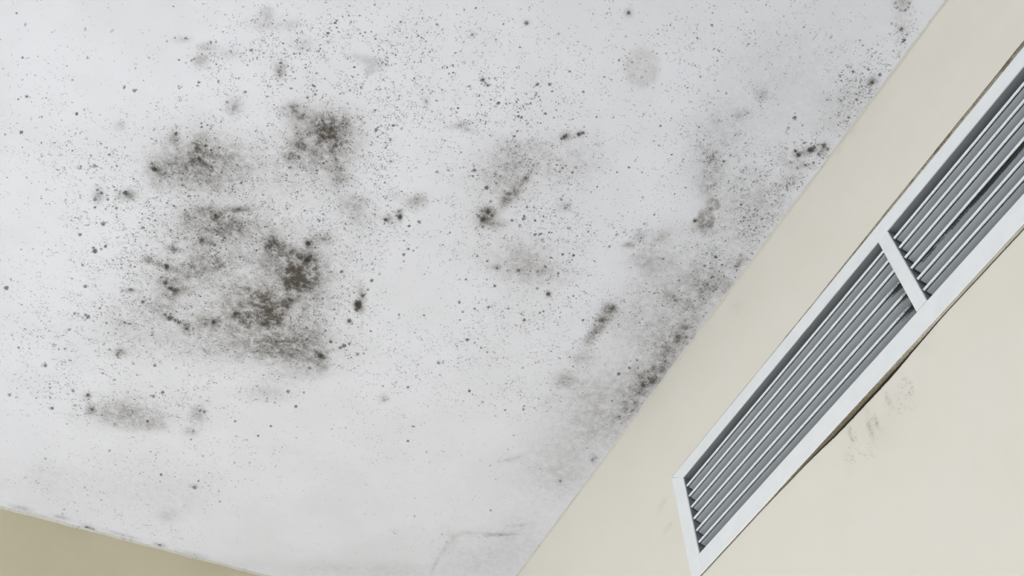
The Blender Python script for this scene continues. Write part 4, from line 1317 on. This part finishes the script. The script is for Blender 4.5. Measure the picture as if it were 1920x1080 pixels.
def mouldy_plaster(name, base, base2, plane='xy', strength=1.0, size=1.0):
    n = NT(name)
    P = n.P
    if plane == 'yz':           # turn the wall's y,z into the 2D specks' x,y
        mp = n.t.nodes.new('ShaderNodeMapping'); mp.vector_type = 'POINT'
        sx = n.t.nodes.new('ShaderNodeSeparateXYZ'); n.link(P, sx.inputs[0])
        cx = n.t.nodes.new('ShaderNodeCombineXYZ'); n.link(sx.outputs[1], cx.inputs[0]); n.link(sx.outputs[2], cx.inputs[1])
        P = cx.outputs[0]
    warpf = n.vmath('SCALE', n.vmath('SUBTRACT', n.noise(900, 2, 0.6, P, True), (0.5, 0.5, 0.5)), 0.0011)
    warpc = n.vmath('SCALE', n.vmath('SUBTRACT', n.noise(160, 3, 0.6, P, True), (0.5, 0.5, 0.5)), 0.004)
    Q = n.vmath('ADD', P, warpf)
    Q2 = n.vmath('ADD', Q, warpc)
    dens, core, stain, warm = n.attr('dens'), n.attr('core'), n.attr('stain'), n.attr('warm')
    clump = n.ramp(n.noise(55, 4, 0.6, P), 0.40, 0.64, 0.12, 2.1, False)
    clump2 = n.ramp(n.noise(150, 4, 0.62, P), 0.42, 0.62, 0.12, 2.2, False)
    de = n.math('MULTIPLY', n.math('MULTIPLY', dens, clump), clump2)
    fine = n.specks(0.0022 * size, n.math('ADD', n.math('MULTIPLY', de, 0.88), n.math('MULTIPLY', core, 0.70)), 0.20, 0.60, 0.72, 0.0, Q)
    med = n.specks(0.0040 * size, n.math('ADD', n.math('MULTIPLY', de, 0.44), n.math('MULTIPLY', core, 0.60)), 0.16, 0.56, 0.75, 3.1, Q2, 1.8)
    big = n.specks(0.0085 * size, n.math('MULTIPLY', de, 0.25), 0.12, 0.38, 0.8, 7.7, Q2, 2.0)
    # the surveyed clusters: a ragged dark heart
    grain = n.noise(560, 4, 0.78, Q)
    heart = n.ramp(n.math('MULTIPLY', core, n.math('MULTIPLY_ADD', n.math('SUBTRACT', grain, 0.5), 4.8, 1.0)), 0.25, 0.62)
    # stains: cloudy tone broken up by fine grain
    cloud = n.noise(95, 6, 0.68, Q2)
    fg = n.noise(820, 3, 0.8, P)
    st = n.math('MULTIPLY', stain, n.ramp(cloud, 0.34, 0.66, 0.50, 1.65, False))
    st = n.math('MULTIPLY', st, n.ramp(fg, 0.35, 0.65, 0.70, 1.34, False), clamp=True)
    stfine = n.specks(0.0016, n.math('MULTIPLY', st, 1.25), 0.2, 0.55, 0.7, 12.3, Q)
    body = n.mix(n.ramp(n.noise(9, 4, 0.6, P), 0.35, 0.65), base, base2)
    tint = n.mix(n.ramp(st, 0.35, 0.85), n.mix(warm, (0.130, 0.118, 0.092), (0.150, 0.112, 0.064)), n.mix(warm, (0.060, 0.055, 0.043), (0.066, 0.050, 0.028)))
    col = n.mix(n.math('MULTIPLY', st, 0.95 * strength, clamp=True), body, tint)
    dark = n.mix(warm, (0.045, 0.046, 0.044), (0.050, 0.041, 0.028))
    for m, k in ((fine, 0.80), (med, 0.88), (big, 0.90), (stfine, 0.55), (heart, 0.86)):
        col = n.mix(n.math('MULTIPLY', m, k * strength), col, dark)
    n.bump(n.noise(420, 4, 0.6, P), 0.12, 0.0006)
    return n.done(col, 0.85, 0.15)

def simple(name, col, rough=0.7, var=0.06, scale=14, bump=0.05, spec=0.3):
    n = NT(name)
    c2 = tuple(max(0.0, c * (1 - var)) for c in col)
    c = n.mix(n.ramp(n.noise(scale, 4, 0.6), 0.35, 0.65), col, c2)
    if bump: n.bump(n.noise(scale * 25, 3, 0.6), bump, 0.0006)
    return n.done(c, rough, spec)

def grimy_shaded(name, col, rough=0.45, amp=0.9, fine=900, dark=(0.020, 0.021, 0.018), specks=0.02):
    """paint that carries black mould and painted crevice shade where the mesh's own 'grime' value says so, with a ragged edge"""
    n = NT(name)
    g = n.attr('grime_shade')
    nz = n.noise(fine, 4, 0.7)
    f = n.ramp(n.math('MULTIPLY_ADD', n.math('SUBTRACT', nz, 0.5), amp, g), 0.42, 0.62)
    f2 = n.ramp(n.noise(520, 2, 0.6), 0.70 - specks, 0.78, 0.0, 0.45)
    body = n.mix(n.ramp(n.noise(35, 4, 0.6), 0.35, 0.65), col, tuple(c * 0.97 for c in col))
    body = n.mix(f2, body, tuple(c * 0.55 for c in col))
    c = n.mix(n.math('MULTIPLY', f, 0.95), body, dark)
    n.bump(n.noise(300, 3, 0.6), 0.06, 0.0004)
    return n.done(c, rough, 0.3)

# ------------------------------------------------------------------ mesh helpers
def link(name, me, parent=None):
    o = bpy.data.objects.new(name, me); COL.objects.link(o)
    if parent: o.parent = parent
    return o

def parse(t):
    return np.array([[float(x) for x in r.split(',')] for r in t.split('\n')]) if t else np.zeros((0, 8))

def field(tab, A, B, shape, mode='screen'):
    """sum elliptical blobs given in mm on the grid with axes A (first coord) and B"""
    out = np.zeros(shape); wsum = np.zeros(shape); wtot = np.full(shape, 1e-6)
    for x, y, ax, ay, bx, by, s, w in tab / np.array([1000] * 6 + [1, 1]):
        det = ax * by - ay * bx
        if abs(det) < 1e-12: continue
        rx = 3 * math.hypot(ax, bx); ry = 3 * math.hypot(ay, by)
        i0, i1 = np.searchsorted(A, x - rx), np.searchsorted(A, x + rx)
        j0, j1 = np.searchsorted(B, y - ry), np.searchsorted(B, y + ry)
        if i1 <= i0 or j1 <= j0: continue
        dx = A[i0:i1, None] - x; dy = B[None, j0:j1] - y
        p = (dx * by - dy * bx) / det; q = (-dx * ay + dy * ax) / det
        r2 = p * p + q * q
        g = s * (np.exp(-r2 * 0.9) if mode != 'disc' else 1 / (1 + np.exp((np.sqrt(r2) - 1) * 14)))
        sl = (slice(i0, i1), slice(j0, j1))
        if mode == 'max': out[sl] = np.maximum(out[sl], g)
        else: out[sl] = 1 - (1 - out[sl]) * (1 - np.clip(g, 0, 1))
        wsum[sl] += g * w; wtot[sl] += g
    return out, wsum / wtot

def axis(lo, a, b, hi, step, extra=()):
    v = list(np.linspace(lo, a, 6)[:-1]) + list(np.arange(a, b, step)) + list(np.linspace(b, hi, 6))
    v = sorted([x for x in v if all(abs(x - e) > step * 0.45 for e in extra)] + list(extra))
    return np.array(v)

def grid_mesh(name, A, B, place, attrs, skip=None, flip=False, slab=None):
    na, nb = len(A), len(B)
    aa, bb = np.meshgrid(A, B, indexing='ij')
    co = place(aa.ravel(), bb.ravel())
    idx = np.arange(na * nb).reshape(na, nb)
    q = np.stack([idx[:-1, :-1], idx[1:, :-1], idx[1:, 1:], idx[:-1, 1:]], -1)
    if skip is not None:
        ca = (A[:-1] + A[1:]) / 2; cb = (B[:-1] + B[1:]) / 2
        q = q[~skip(ca[:, None], cb[None, :])]
    q = q.reshape(-1, 4)
    if flip: q = q[:, ::-1]
    if slab is not None:                     # close the sheet into a slab: four sides and a far face
        e = [idx[0, 0], idx[-1, 0], idx[-1, -1], idx[0, -1]]
        co = np.concatenate([co, co[e], co[e] + np.array(slab)])
        n0 = na * nb
        side = [(n0 + i, n0 + 4 + i, n0 + 4 + (i + 1) % 4, n0 + (i + 1) % 4) for i in range(4)] + [(n0 + 4, n0 + 7, n0 + 6, n0 + 5)]
        q = np.concatenate([q, np.array(side)])
        attrs = {k: np.concatenate([np.asarray(v).ravel(), np.zeros(8)]) for k, v in attrs.items()}
    me = bpy.data.meshes.new(name)
    me.vertices.add(len(co)); me.vertices.foreach_set('co', co.astype(np.float32).ravel())
    nq = len(q)
    me.loops.add(nq * 4); me.loops.foreach_set('vertex_index', q.astype(np.int32).ravel())
    me.polygons.add(nq)
    me.polygons.foreach_set('loop_start', np.arange(0, nq * 4, 4, dtype=np.int32))
    me.update(calc_edges=True)
    for k, v in attrs.items():
        at = me.attributes.new(k, 'FLOAT', 'POINT')
        at.data.foreach_set('value', np.ascontiguousarray(v, dtype=np.float32).ravel())
    me.validate()
    return me

def bm_mesh(name, bm, mat, parent=None, smooth=False):
    me = bpy.data.meshes.new(name)
    bmesh.ops.recalc_face_normals(bm, faces=bm.faces)
    bm.to_mesh(me); bm.free()
    for m in (mat if isinstance(mat, (list, tuple)) else [mat]): me.materials.append(m)
    if smooth:
        for p in me.polygons: p.use_smooth = True
    return link(name, me, parent)

def bm_box(bm, lo, hi):
    r = bmesh.ops.create_cube(bm, size=1.0)
    for v in r['verts']:
        v.co = Vector([lo[i] + (v.co[i] + 0.5) * (hi[i] - lo[i]) for i in range(3)])
    return r['verts']

def structure(o):
    o['kind'] = 'structure'
    return o

# ------------------------------------------------------------------ materials
M_ceiling = mouldy_plaster('mouldy_white_ceiling_paint', (0.830, 0.835, 0.868), (0.795, 0.80, 0.825))
M_right = mouldy_plaster('cream_wall_paint', (0.872, 0.832, 0.728), (0.862, 0.818, 0.706), 'yz', 0.75, 0.6)
M_end = simple('yellow_cream_wall_paint', (0.69, 0.625, 0.435), 0.8, 0.05, 5, 0.06, 0.2)
M_plain = simple('plain_white_wall_paint', (0.74, 0.73, 0.70), 0.8)
M_floor = simple('pale_floor_tile_glaze', (0.66, 0.66, 0.67), 0.5)
M_frame = grimy_shaded('white_vent_enamel', (0.93, 0.945, 0.935), 0.42, 0.9)
M_blade = grimy_shaded('white_louver_enamel', (0.88, 0.90, 0.90), 0.45, 1.2, 1100)
M_underside = grimy_shaded('shaded_grey_louver_enamel', (0.44, 0.475, 0.482), 0.6, 1.2, 1100)  # louver enamel greyed to hold the undersides' shade
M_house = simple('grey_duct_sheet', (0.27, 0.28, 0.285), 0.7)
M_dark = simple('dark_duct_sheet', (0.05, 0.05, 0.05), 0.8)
def sealant_material():
    n = NT('stained_shaded_sealant')
    g = n.attr('grime_shade')
    nz = n.math('SUBTRACT', n.noise(420, 5, 0.72), 0.5)
    g2 = n.math('MULTIPLY_ADD', nz, 0.9, g)
    body = n.mix(n.ramp(n.noise(60, 3, 0.6), 0.35, 0.65), (0.60, 0.55, 0.44), (0.50, 0.46, 0.38))
    c = n.mix(n.ramp(g2, 0.05, 0.42), body, (0.20, 0.165, 0.105))
    c = n.mix(n.ramp(g2, 0.42, 0.85), c, (0.030, 0.027, 0.018))  # black mould, also the painted gap shade
    c = n.mix(n.ramp(n.noise(900, 3, 0.7), 0.60, 0.72, 0.0, 0.6), c, (0.07, 0.06, 0.045))
    n.bump(n.noise(380, 4, 0.65), 0.4, 0.001)
    return n.done(c, 0.85, 0.15)
M_seal = sealant_material()
M_joint = grimy_shaded('joint_filler', (0.66, 0.635, 0.56), 0.85, 1.4, 500, (0.13, 0.12, 0.09), 0.04)
M_win = simple('white_window_frame', (0.8, 0.8, 0.8), 0.5)

# ------------------------------------------------------------------ ceiling
A = axis(XL - 0.1, -0.46, XW, XW + 0.12, 0.0020)
B = axis(YR - 0.1, 0.06, 1.665, 1.75, 0.0022)
shape = (len(A), len(B))
rng = np.random.default_rng(3)
dens, _ = field(parse(DENSITY), A, B, shape)
stain, warm = field(parse(STAIN), A, B, shape)
core, _ = field(parse(CLUSTER), A, B, shape, 'max')
clean, _ = field(parse(CLEAN), A, B, shape)
disc, dw = field(parse(DISC), A, B, shape, 'disc')
dens = dens * (1 - 0.8 * clean) + 0.035
edge = np.clip((XW - A)[:, None] / 0.010, 0, 1) ** 1.5      # a bare strip beside the joint
dens *= 0.25 + 0.75 * edge
stain = (1 - (1 - stain) ** 1.3) * (1 - 0.75 * clean)
warm = (warm * stain + dw * disc) / (stain + disc + 1e-6)
warm = np.clip(warm * 1.35, 0, 1)
stain = 1 - (1 - stain) * (1 - disc)
core = core * (1 - 0.5 * clean)
me = grid_mesh('ceiling', A, B, lambda a, b: np.stack([a, b, np.full_like(a, ZC)], 1),
               dict(dens=dens, stain=stain, warm=warm, core=core), flip=True, slab=(0, 0, 0.12))
me.materials.append(M_ceiling)
ceiling = structure(link('ceiling', me))

# ------------------------------------------------------------------ vent measurements (wall coordinates, metres)
K = (XW - 0.0025) / XW                    # the vent's face stands a little proud of the wall
def zc(mm): return 1.5 + mm * K / 1000.0
def yc(mm): return mm * K / 1000.0
XF = XW - 0.0025
Z_OT, Z_IT, Z_IB, Z_OB = zc(1014.5), zc(993.2), zc(855.8), zc(826.3)
Y_OL, Y_IL, Y_D1, Y_D2 = yc(920.9), yc(893.7), yc(433.3), yc(415.6)
Y_IR = Y_D2 - (Y_IL - Y_D1); Y_OR = Y_IR - 0.027

# ------------------------------------------------------------------ vent wall
hy0, hy1, hz0, hz1 = Y_IR - 0.008, Y_IL + 0.008, Z_IB - 0.008, Z_IT + 0.006
A = axis(YR, 0.08, 1.05, YW + 0.12, 0.0055, (hy0, hy1))
B = axis(0.0, 1.95, ZC - 0.01, ZC, 0.0055, (hz0, hz1))
shape = (len(A), len(B))
wd, _ = field(parse(WALL_DENSITY), A, B, shape)
ws, ww = field(parse(WALL_STAIN), A, B, shape)
me = grid_mesh('wall_right', A, B, lambda a, b: np.stack([np.full_like(a, XW), a, b], 1),
               dict(dens=wd, stain=ws, warm=ww, core=wd * 0.12),
               skip=lambda a, b: (a > hy0) & (a < hy1) & (b > hz0) & (b < hz1), flip=True)
me.materials.append(M_right)
wall_right = structure(link('wall_right', me))
sol = wall_right.modifiers.new('masonry', 'SOLIDIFY'); sol.thickness = 0.10; sol.offset = -1

# ------------------------------------------------------------------ end wall, window walls, floor
def wall_with_window(name, axis_, pos, out, a0, a1, w0, w1, z0, z1, mat):
    bm = bmesh.new()
    def b(p0, p1, q0, q1):
        if axis_ == 'x': bm_box(bm, (min(pos, out), p0, q0), (max(pos, out), p1, q1))
        else: bm_box(bm, (p0, min(pos, out), q0), (p1, max(pos, out), q1))
    b(a0, w0, 0, ZC); b(w1, a1, 0, ZC); b(w0, w1, 0, z0); b(w0, w1, z1, ZC)
    return structure(bm_mesh(name, bm, mat))
wall_with_window('wall_left', 'x', XL, XL - 0.1, YR - 0.1, YW + 0.1, WIN1[0], WIN1[1], WIN1[2], WIN1[3], M_plain)
wall_with_window('wall_front', 'y', YR, YR - 0.1, XL, XW, WIN2[0], WIN2[1], WIN2[2], WIN2[3], M_plain)
bm = bmesh.new(); bm_box(bm, (XL - 0.1, YW, 0.0), (XW + 0.1, YW + 0.12, ZC))
wall_back = structure(bm_mesh('wall_back', bm, M_end))
for v in wall_back.data.vertices: v.co.y -= TPHI * (XW - v.co.x)
def window_frame(name, axis_, pos, w0, w1, z0, z1):
    bm = bmesh.new(); t = 0.05; c = (w0 + w1) / 2
    for a, b_, p, q in ((w0, w0 + t, z0, z1), (w1 - t, w1, z0, z1), (w0 + t, w1 - t, z0, z0 + t), (w0 + t, w1 - t, z1 - t, z1), (c - t / 2, c + t / 2, z0 + t, z1 - t)):
        if axis_ == 'x': bm_box(bm, (pos - 0.05, a, p), (pos - 0.01, b_, q))
        else: bm_box(bm, (a, pos - 0.05, p), (b_, pos - 0.01, q))
    return structure(bm_mesh(name, bm, M_win))
window_frame('window_1', 'x', XL, *WIN1)
window_frame('added_window_2', 'y', YR, *WIN2)  # unseen rear window, added to admit fill
bm = bmesh.new(); bm_box(bm, (XL - 0.1, YR - 0.1, -0.1), (XW + 0.1, YW + 0.1, 0.0))
structure(bm_mesh('floor', bm, M_floor))

# ------------------------------------------------------------------ strip builder: a ribbon of cross sections with per-vertex painted shade and grime
def ribbon(name, sections, grime_shade, mat, parent=None, closed=False, caps=False, smooth=True):
    n, k = len(sections), len(sections[0])
    vs = [v for s in sections for v in s]
    fs = []
    for i in range(n - 1):
        for j in range(k if closed else k - 1):
            j2 = (j + 1) % k
            fs.append((i * k + j, i * k + j2, (i + 1) * k + j2, (i + 1) * k + j))
    if caps:
        fs.append(tuple(range(k))); fs.append(tuple((n - 1) * k + j for j in range(k)))
    me = bpy.data.meshes.new(name); me.from_pydata(vs, [], fs)
    b = bmesh.new(); b.from_mesh(me); bmesh.ops.recalc_face_normals(b, faces=b.faces); b.to_mesh(me); b.free()
    at = me.attributes.new('grime_shade', 'FLOAT', 'POINT')
    at.data.foreach_set('value', np.array([g for s in grime_shade for g in s], dtype=np.float32))
    me.materials.append(mat)
    for p in me.polygons: p.use_smooth = smooth
    return link(name, me, parent)

def wob(t, seed, freqs=(9, 23, 61, 140), amps=(1, .8, .6, .5)):
    return sum(a * math.sin(f * t * 6.283 + seed * (i + 1.7) * 2.3) for i, (f, a) in enumerate(zip(freqs, amps))) / sum(amps)

# filler in the joints between ceiling and walls
secs, gr = [], []
for i in range(241):
    y = YR + (YW - YR) * i / 240 if i < 40 else None
ys = list(np.linspace(YR, 0.05, 12)) + list(np.linspace(0.06, YW - 0.001, 320))
for y in ys:
    w = 0.0030 + 0.0012 * wob(y, 1.3); h = 0.0028 + 0.0014 * wob(y, 2.9)
    secs.append([(XW - w, y, ZC - 0.0001), (XW - w * 0.45, y, ZC - h * 0.45), (XW - 0.0001, y, ZC - h)])
    g = 0.18 + 0.22 * max(0, wob(y, 5.1))
    gr.append([g + .1, g, g - .05])
structure(ribbon('trim_1', secs, gr, M_joint))
secs, gr = [], []
for x in list(np.linspace(XL, -0.5, 10)) + list(np.linspace(-0.49, XW - 0.002, 260)):
    y = YW - TPHI * (XW - x)
    w = 0.0040 + 0.0018 * wob(x, 0.7); h = 0.0030 + 0.0016 * wob(x, 3.3)
    secs.append([(x, y - w, ZC - 0.0001), (x, y - w * 0.5, ZC - h * 0.4), (x, y - 0.0001, ZC - h)])
    g = 0.22 + 0.25 * max(0, wob(x, 8.1))
    gr.append([g + .1, g, g])
structure(ribbon('trim_2', secs, gr, M_joint))

# ------------------------------------------------------------------ the vent grille
vent = bpy.data.objects.new('vent_grille', None); COL.objects.link(vent)
vent.empty_display_size = 0.05
vent.location = (XW, (Y_D1 + Y_D2) / 2, Z_OB)
vent['label'] = 'long white louvered air vent set in the cream wall, mould spotting its slats'
vent['category'] = 'vent'
bpy.context.view_layer.update()
def adopt(o):
    o.parent = vent
    o.matrix_parent_inverse = vent.matrix_world.inverted()
    return o

def rail(name, y0, y1, z0, z1, m0=0.0, m1=0.0, top_inner=True, xf=None, depth=0.0022, label=None, grime_shade=None):
    """bevelled face strip along y; m0 / m1 mitre the inner edge at the low-y and high-y end"""
    bv = 0.0005; xf = XF if xf is None else xf
    n = 60
    secs, gr = [], []
    for i in range(n + 1):
        t = i / n
        s = []
        prof = [(xf + depth, z0), (xf + bv, z0), (xf, z0 + bv), (xf, z1 - bv), (xf + bv, z1), (xf + depth, z1)]
        for x, z in prof:
            inner = (z - z0) / (z1 - z0) if not top_inner else (z1 - z) / (z1 - z0)
            ya = y0 + m0 * inner; yb = y1 - m1 * inner
            s.append((x, ya + (yb - ya) * t, z))
        secs.append(s)
        y = y0 + (y1 - y0) * t
        gr.append([grime_shade(y, j) if grime_shade else 0.0 for j in range(6)])
    o = adopt(ribbon(name, secs, gr, M_frame, closed=True, caps=True, smooth=False))
    if label: o['label'] = label
    return o
MT = Y_OL - Y_IL
rail('rail', Y_OR, Y_OL - 0.0001, Z_IT, Z_OT, 0.0, MT - 0.0004,
     grime_shade=lambda y, j: (0.13 + 0.10 * max(0, wob(y, 2.2))) if j in (2, 1) and y < 0.45 else 0.0)
rail('rail', Y_OR, Y_IL, Z_OB, Z_IB, 0.0, 0.0, top_inner=False)

def stile(name, y0, y1, z0, z1, cut=0.0, xf=None, depth=0.0022):
    bv = 0.0005; xf = XF if xf is None else xf
    prof = [(xf + depth, y0), (xf + bv, y0), (xf, y0 + bv), (xf, y1 - bv), (xf + bv, y1), (xf + depth, y1)]
    secs = []
    for e in (0, 1):
        s = []
        for x, y in prof:
            f = (y - y0) / (y1 - y0)
            s.append((x, y, z0 if e == 0 else z1 + cut * f))
        secs.append(s)
    return adopt(ribbon(name, secs, [[0.0] * 6] * 2, M_frame, closed=True, caps=True, smooth=False))
stile('stile', Y_IL + 0.00005, Y_OL, Z_OB, Z_IT - 0.0003, Z_OT - Z_IT - 0.0004)
stile('stile', Y_OR, Y_IR, Z_IB + 0.00005, Z_IT - 0.0001)
stile('mullion', Y_D2, Y_D1, Z_IB + 0.0005, Z_IT + 0.0001, 0.0, XF, 0.0024)

# the opening's grey lining: soffit, sill, two ends, a dark back
bm = bmesh.new()
XB = XW + 0.075
def quad(bm, pts, mi=0):
    f = bm.faces.new([bm.verts.new(p) for p in pts]); f.material_index = mi
x_ = XF + 0.0020
t_ = 0.0
for pts, mi in (
    ([(x_, Y_IR, Z_IT), (x_, Y_IL, Z_IT), (XB, Y_IL, Z_IT), (XB, Y_IR, Z_IT)], 0),
    ([(x_, Y_IR, Z_IB), (XB, Y_IR, Z_IB), (XB, Y_IL, Z_IB), (x_, Y_IL, Z_IB)], 0),
    ([(x_, Y_IL, Z_IB), (XB, Y_IL, Z_IB), (XB, Y_IL, Z_IT), (x_, Y_IL, Z_IT)], 0),
    ([(x_, Y_IR, Z_IB), (x_, Y_IR, Z_IT), (XB, Y_IR, Z_IT), (XB, Y_IR, Z_IB)], 0),
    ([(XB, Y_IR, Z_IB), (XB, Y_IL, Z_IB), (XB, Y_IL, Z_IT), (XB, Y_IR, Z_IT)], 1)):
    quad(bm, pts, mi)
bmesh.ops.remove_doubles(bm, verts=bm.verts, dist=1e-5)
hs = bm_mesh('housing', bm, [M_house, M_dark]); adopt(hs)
hs['label'] = 'grey sheet lining of the opening'
sm = hs.modifiers.new('sheet', 'SOLIDIFY'); sm.thickness = 0.002; sm.offset = 1

# the divider's lining plate behind the face
bm = bmesh.new(); bm_box(bm, (XF + 0.0028, Y_D2 + 0.0002, Z_IB + 0.001), (XB - 0.01, Y_D1 - 0.0002, Z_IT - 0.001))
dv = adopt(bm_mesh('divider_plate', bm, M_house))

# louver blades: a round white nosing, a crevice painted dark for shade and a flat blade sloping back and down
NOSE_Z = [976.2, 956.9, 936.9, 916.1, 895.2, 875.1]
def blade(y0, y1, zmm, kind):
    zz = zc(zmm); xx = XF + 0.0033; r = 0.00158
    stops = [y0, y0 + 0.0012, y0 + 0.0024] + [y0 + (y1 - y0) * i / 60 for i in range(1, 60)] + [y1 - 0.0024, y1 - 0.0012, y1]
    prof = []
    for a in range(-140, 121, 20):                 # angle 0 = front, -90 = bottom, +90 = top
        th = math.radians(a)
        prof.append((xx - r * math.cos(th), zz + r * math.sin(th), 'nose'))
    slope = -0.44
    top0 = (xx + 0.0015, zz + r * 0.95)
    dp = 0.026
    und = lambda dx: zz - 0.0020 + slope * (dx - 0.0008)
    prof.append((xx + dp, zz + r * 0.9 + slope * dp, 'top'))
    prof.append((xx + dp, und(dp), 'blade'))
    prof.append((xx + 0.0100, und(0.0100), 'blade'))
    prof.append((xx + 0.0058, und(0.0058), 'blade'))
    prof.append((xx + 0.0030, und(0.0030), 'lip2'))
    prof.append((xx + 0.0020, und(0.0020), 'lip'))
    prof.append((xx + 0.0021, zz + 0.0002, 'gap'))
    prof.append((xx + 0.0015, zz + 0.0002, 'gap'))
    secs, gr = [], []
    for y in stops:
        secs.append([(x, y, z) for x, z, _ in prof])
        # grime by place along the blade; crevice and end shade painted in with it
        m = kind(y) if kind else (0.0, 0.0, 0.0)
        row = []
        for x, z, tag in prof:
            endd = max(0.0, 1 - abs(y - y1) / 0.0020, 1 - abs(y - y0) / 0.0020)
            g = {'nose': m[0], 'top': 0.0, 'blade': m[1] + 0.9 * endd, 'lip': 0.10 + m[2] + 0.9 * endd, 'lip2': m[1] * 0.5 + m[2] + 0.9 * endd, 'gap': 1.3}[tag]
            row.append(g)
        gr.append(row)
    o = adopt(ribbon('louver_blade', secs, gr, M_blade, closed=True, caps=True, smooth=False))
    o.data.materials.append(M_underside)       # same enamel, darkened for the shade behind the nosing
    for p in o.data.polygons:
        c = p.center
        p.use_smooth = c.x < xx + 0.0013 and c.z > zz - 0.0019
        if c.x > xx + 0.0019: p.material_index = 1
    return o
def near(y, y0, w): return max(0.0, 1 - (y - y0) / w)
YM = Y_D1
left_kinds = {
    1: lambda y: (0.42 * near(y, YM, 0.020), 0.38 * near(y, YM, 0.035), 0.2 * near(y, YM, 0.05)),
    2: lambda y: (0.40 * near(y, YM, 0.008), 0.22 * near(y, YM, 0.03), 0.1 * near(y, YM, 0.05)),
    3: lambda y: (0.62 * near(y, YM, 0.060) ** 0.6, 0.55 * near(y, YM, 0.045), 0.7 * near(y, YM, 0.05)),
    4: lambda y: (0.60 * near(y, YM, 0.030) ** 0.7, 0.40 * near(y, YM, 0.10), 0.6 * near(y, YM, 0.03)),
    5: lambda y: (0.66 * near(y, YM, 0.055) ** 0.6, 0.45 * near(y, YM, 0.12), 0.6 * near(y, YM, 0.05)),
}
right_kinds = {
    0: lambda y: (0.0, 0.12, 0.0),
    2: lambda y: (0.0, 0.05, 0.1),
    3: lambda y: (0.05, 0.33, 0.22 + 0.55 * min(1.0, max(0.0, (Y_D2 - y) / 0.12)) + 0.2 * wob(y, 4.4)),
    4: lambda y: (0.05, 0.20, 0.05),
    5: lambda y: (0.05, 0.02, 0.0),
}
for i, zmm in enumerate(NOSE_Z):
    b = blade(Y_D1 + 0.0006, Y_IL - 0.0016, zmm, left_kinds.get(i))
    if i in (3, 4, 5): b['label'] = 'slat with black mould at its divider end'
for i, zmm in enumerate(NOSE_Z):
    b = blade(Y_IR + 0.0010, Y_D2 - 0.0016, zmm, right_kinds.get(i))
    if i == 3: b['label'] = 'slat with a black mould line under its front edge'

# sealant round the frame: top bead, bottom bead with gap shade painted black under it, thin end bead
secs, gr = [], []
for i in range(301):
    y = Y_OR + (Y_OL - Y_OR) * i / 300
    t = np.interp(y, [0.0, 0.17, 0.30, 0.42, 0.55, 0.70, 0.92], [10.5, 10.0, 8.6, 7.4, 5.0, 3.7, 3.2]) / 1000
    t = max(0.0003, t + 0.0005 * wob(y, 1.1))
    g = np.interp(y, [0.0, 0.17, 0.42, 0.55, 0.92], [0.30, 0.28, 0.22, 0.25, 0.10])
    sp = max(0, wob(y, 6.6, (7, 19, 43, 90)))
    secs.append([(XF + 0.0008, y, Z_OT - 0.0005), (XW - 0.0012, y, Z_OT + t * 0.6), (XW - 0.0001, y, Z_OT + t)])
    gr.append([g - 0.1, g + 0.35 * sp, g + 0.15 + 0.3 * sp])
o = adopt(ribbon('sealant', secs, gr, M_seal)); o['label'] = 'brown mould-stained sealant bead along the upper edge'
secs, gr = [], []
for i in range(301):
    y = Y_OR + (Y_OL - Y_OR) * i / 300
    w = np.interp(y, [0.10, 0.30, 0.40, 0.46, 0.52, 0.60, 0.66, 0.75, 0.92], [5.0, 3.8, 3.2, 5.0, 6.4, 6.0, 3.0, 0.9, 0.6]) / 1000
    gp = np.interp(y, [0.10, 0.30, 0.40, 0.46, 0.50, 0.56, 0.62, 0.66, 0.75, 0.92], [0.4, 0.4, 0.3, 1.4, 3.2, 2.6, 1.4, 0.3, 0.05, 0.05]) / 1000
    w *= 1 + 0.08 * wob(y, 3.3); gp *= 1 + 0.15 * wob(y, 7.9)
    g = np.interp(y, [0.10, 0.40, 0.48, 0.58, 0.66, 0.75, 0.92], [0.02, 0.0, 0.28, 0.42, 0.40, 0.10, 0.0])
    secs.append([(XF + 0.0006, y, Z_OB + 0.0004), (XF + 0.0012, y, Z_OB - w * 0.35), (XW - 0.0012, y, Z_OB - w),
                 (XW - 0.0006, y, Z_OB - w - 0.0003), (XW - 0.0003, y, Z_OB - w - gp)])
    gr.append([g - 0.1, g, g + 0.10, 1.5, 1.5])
o = adopt(ribbon('sealant', secs, gr, M_seal)); o['label'] = 'brown sealant bead over a painted black gap shadow along the lower edge'
secs, gr = [], []
for i in range(61):
    z = Z_OB + (Z_OT - Z_OB) * i / 60
    t = 0.0011 * (1 + 0.5 * wob(z * 3, 2.2))
    secs.append([(XF + 0.0008, Y_OL - 0.0005, z), (XW - 0.0002, Y_OL + t, z)])
    g = 0.1 + 0.4 * max(0, wob(z * 3, 4.1))
    gr.append([g - 0.1, g])
adopt(ribbon('sealant', secs, gr, M_seal))
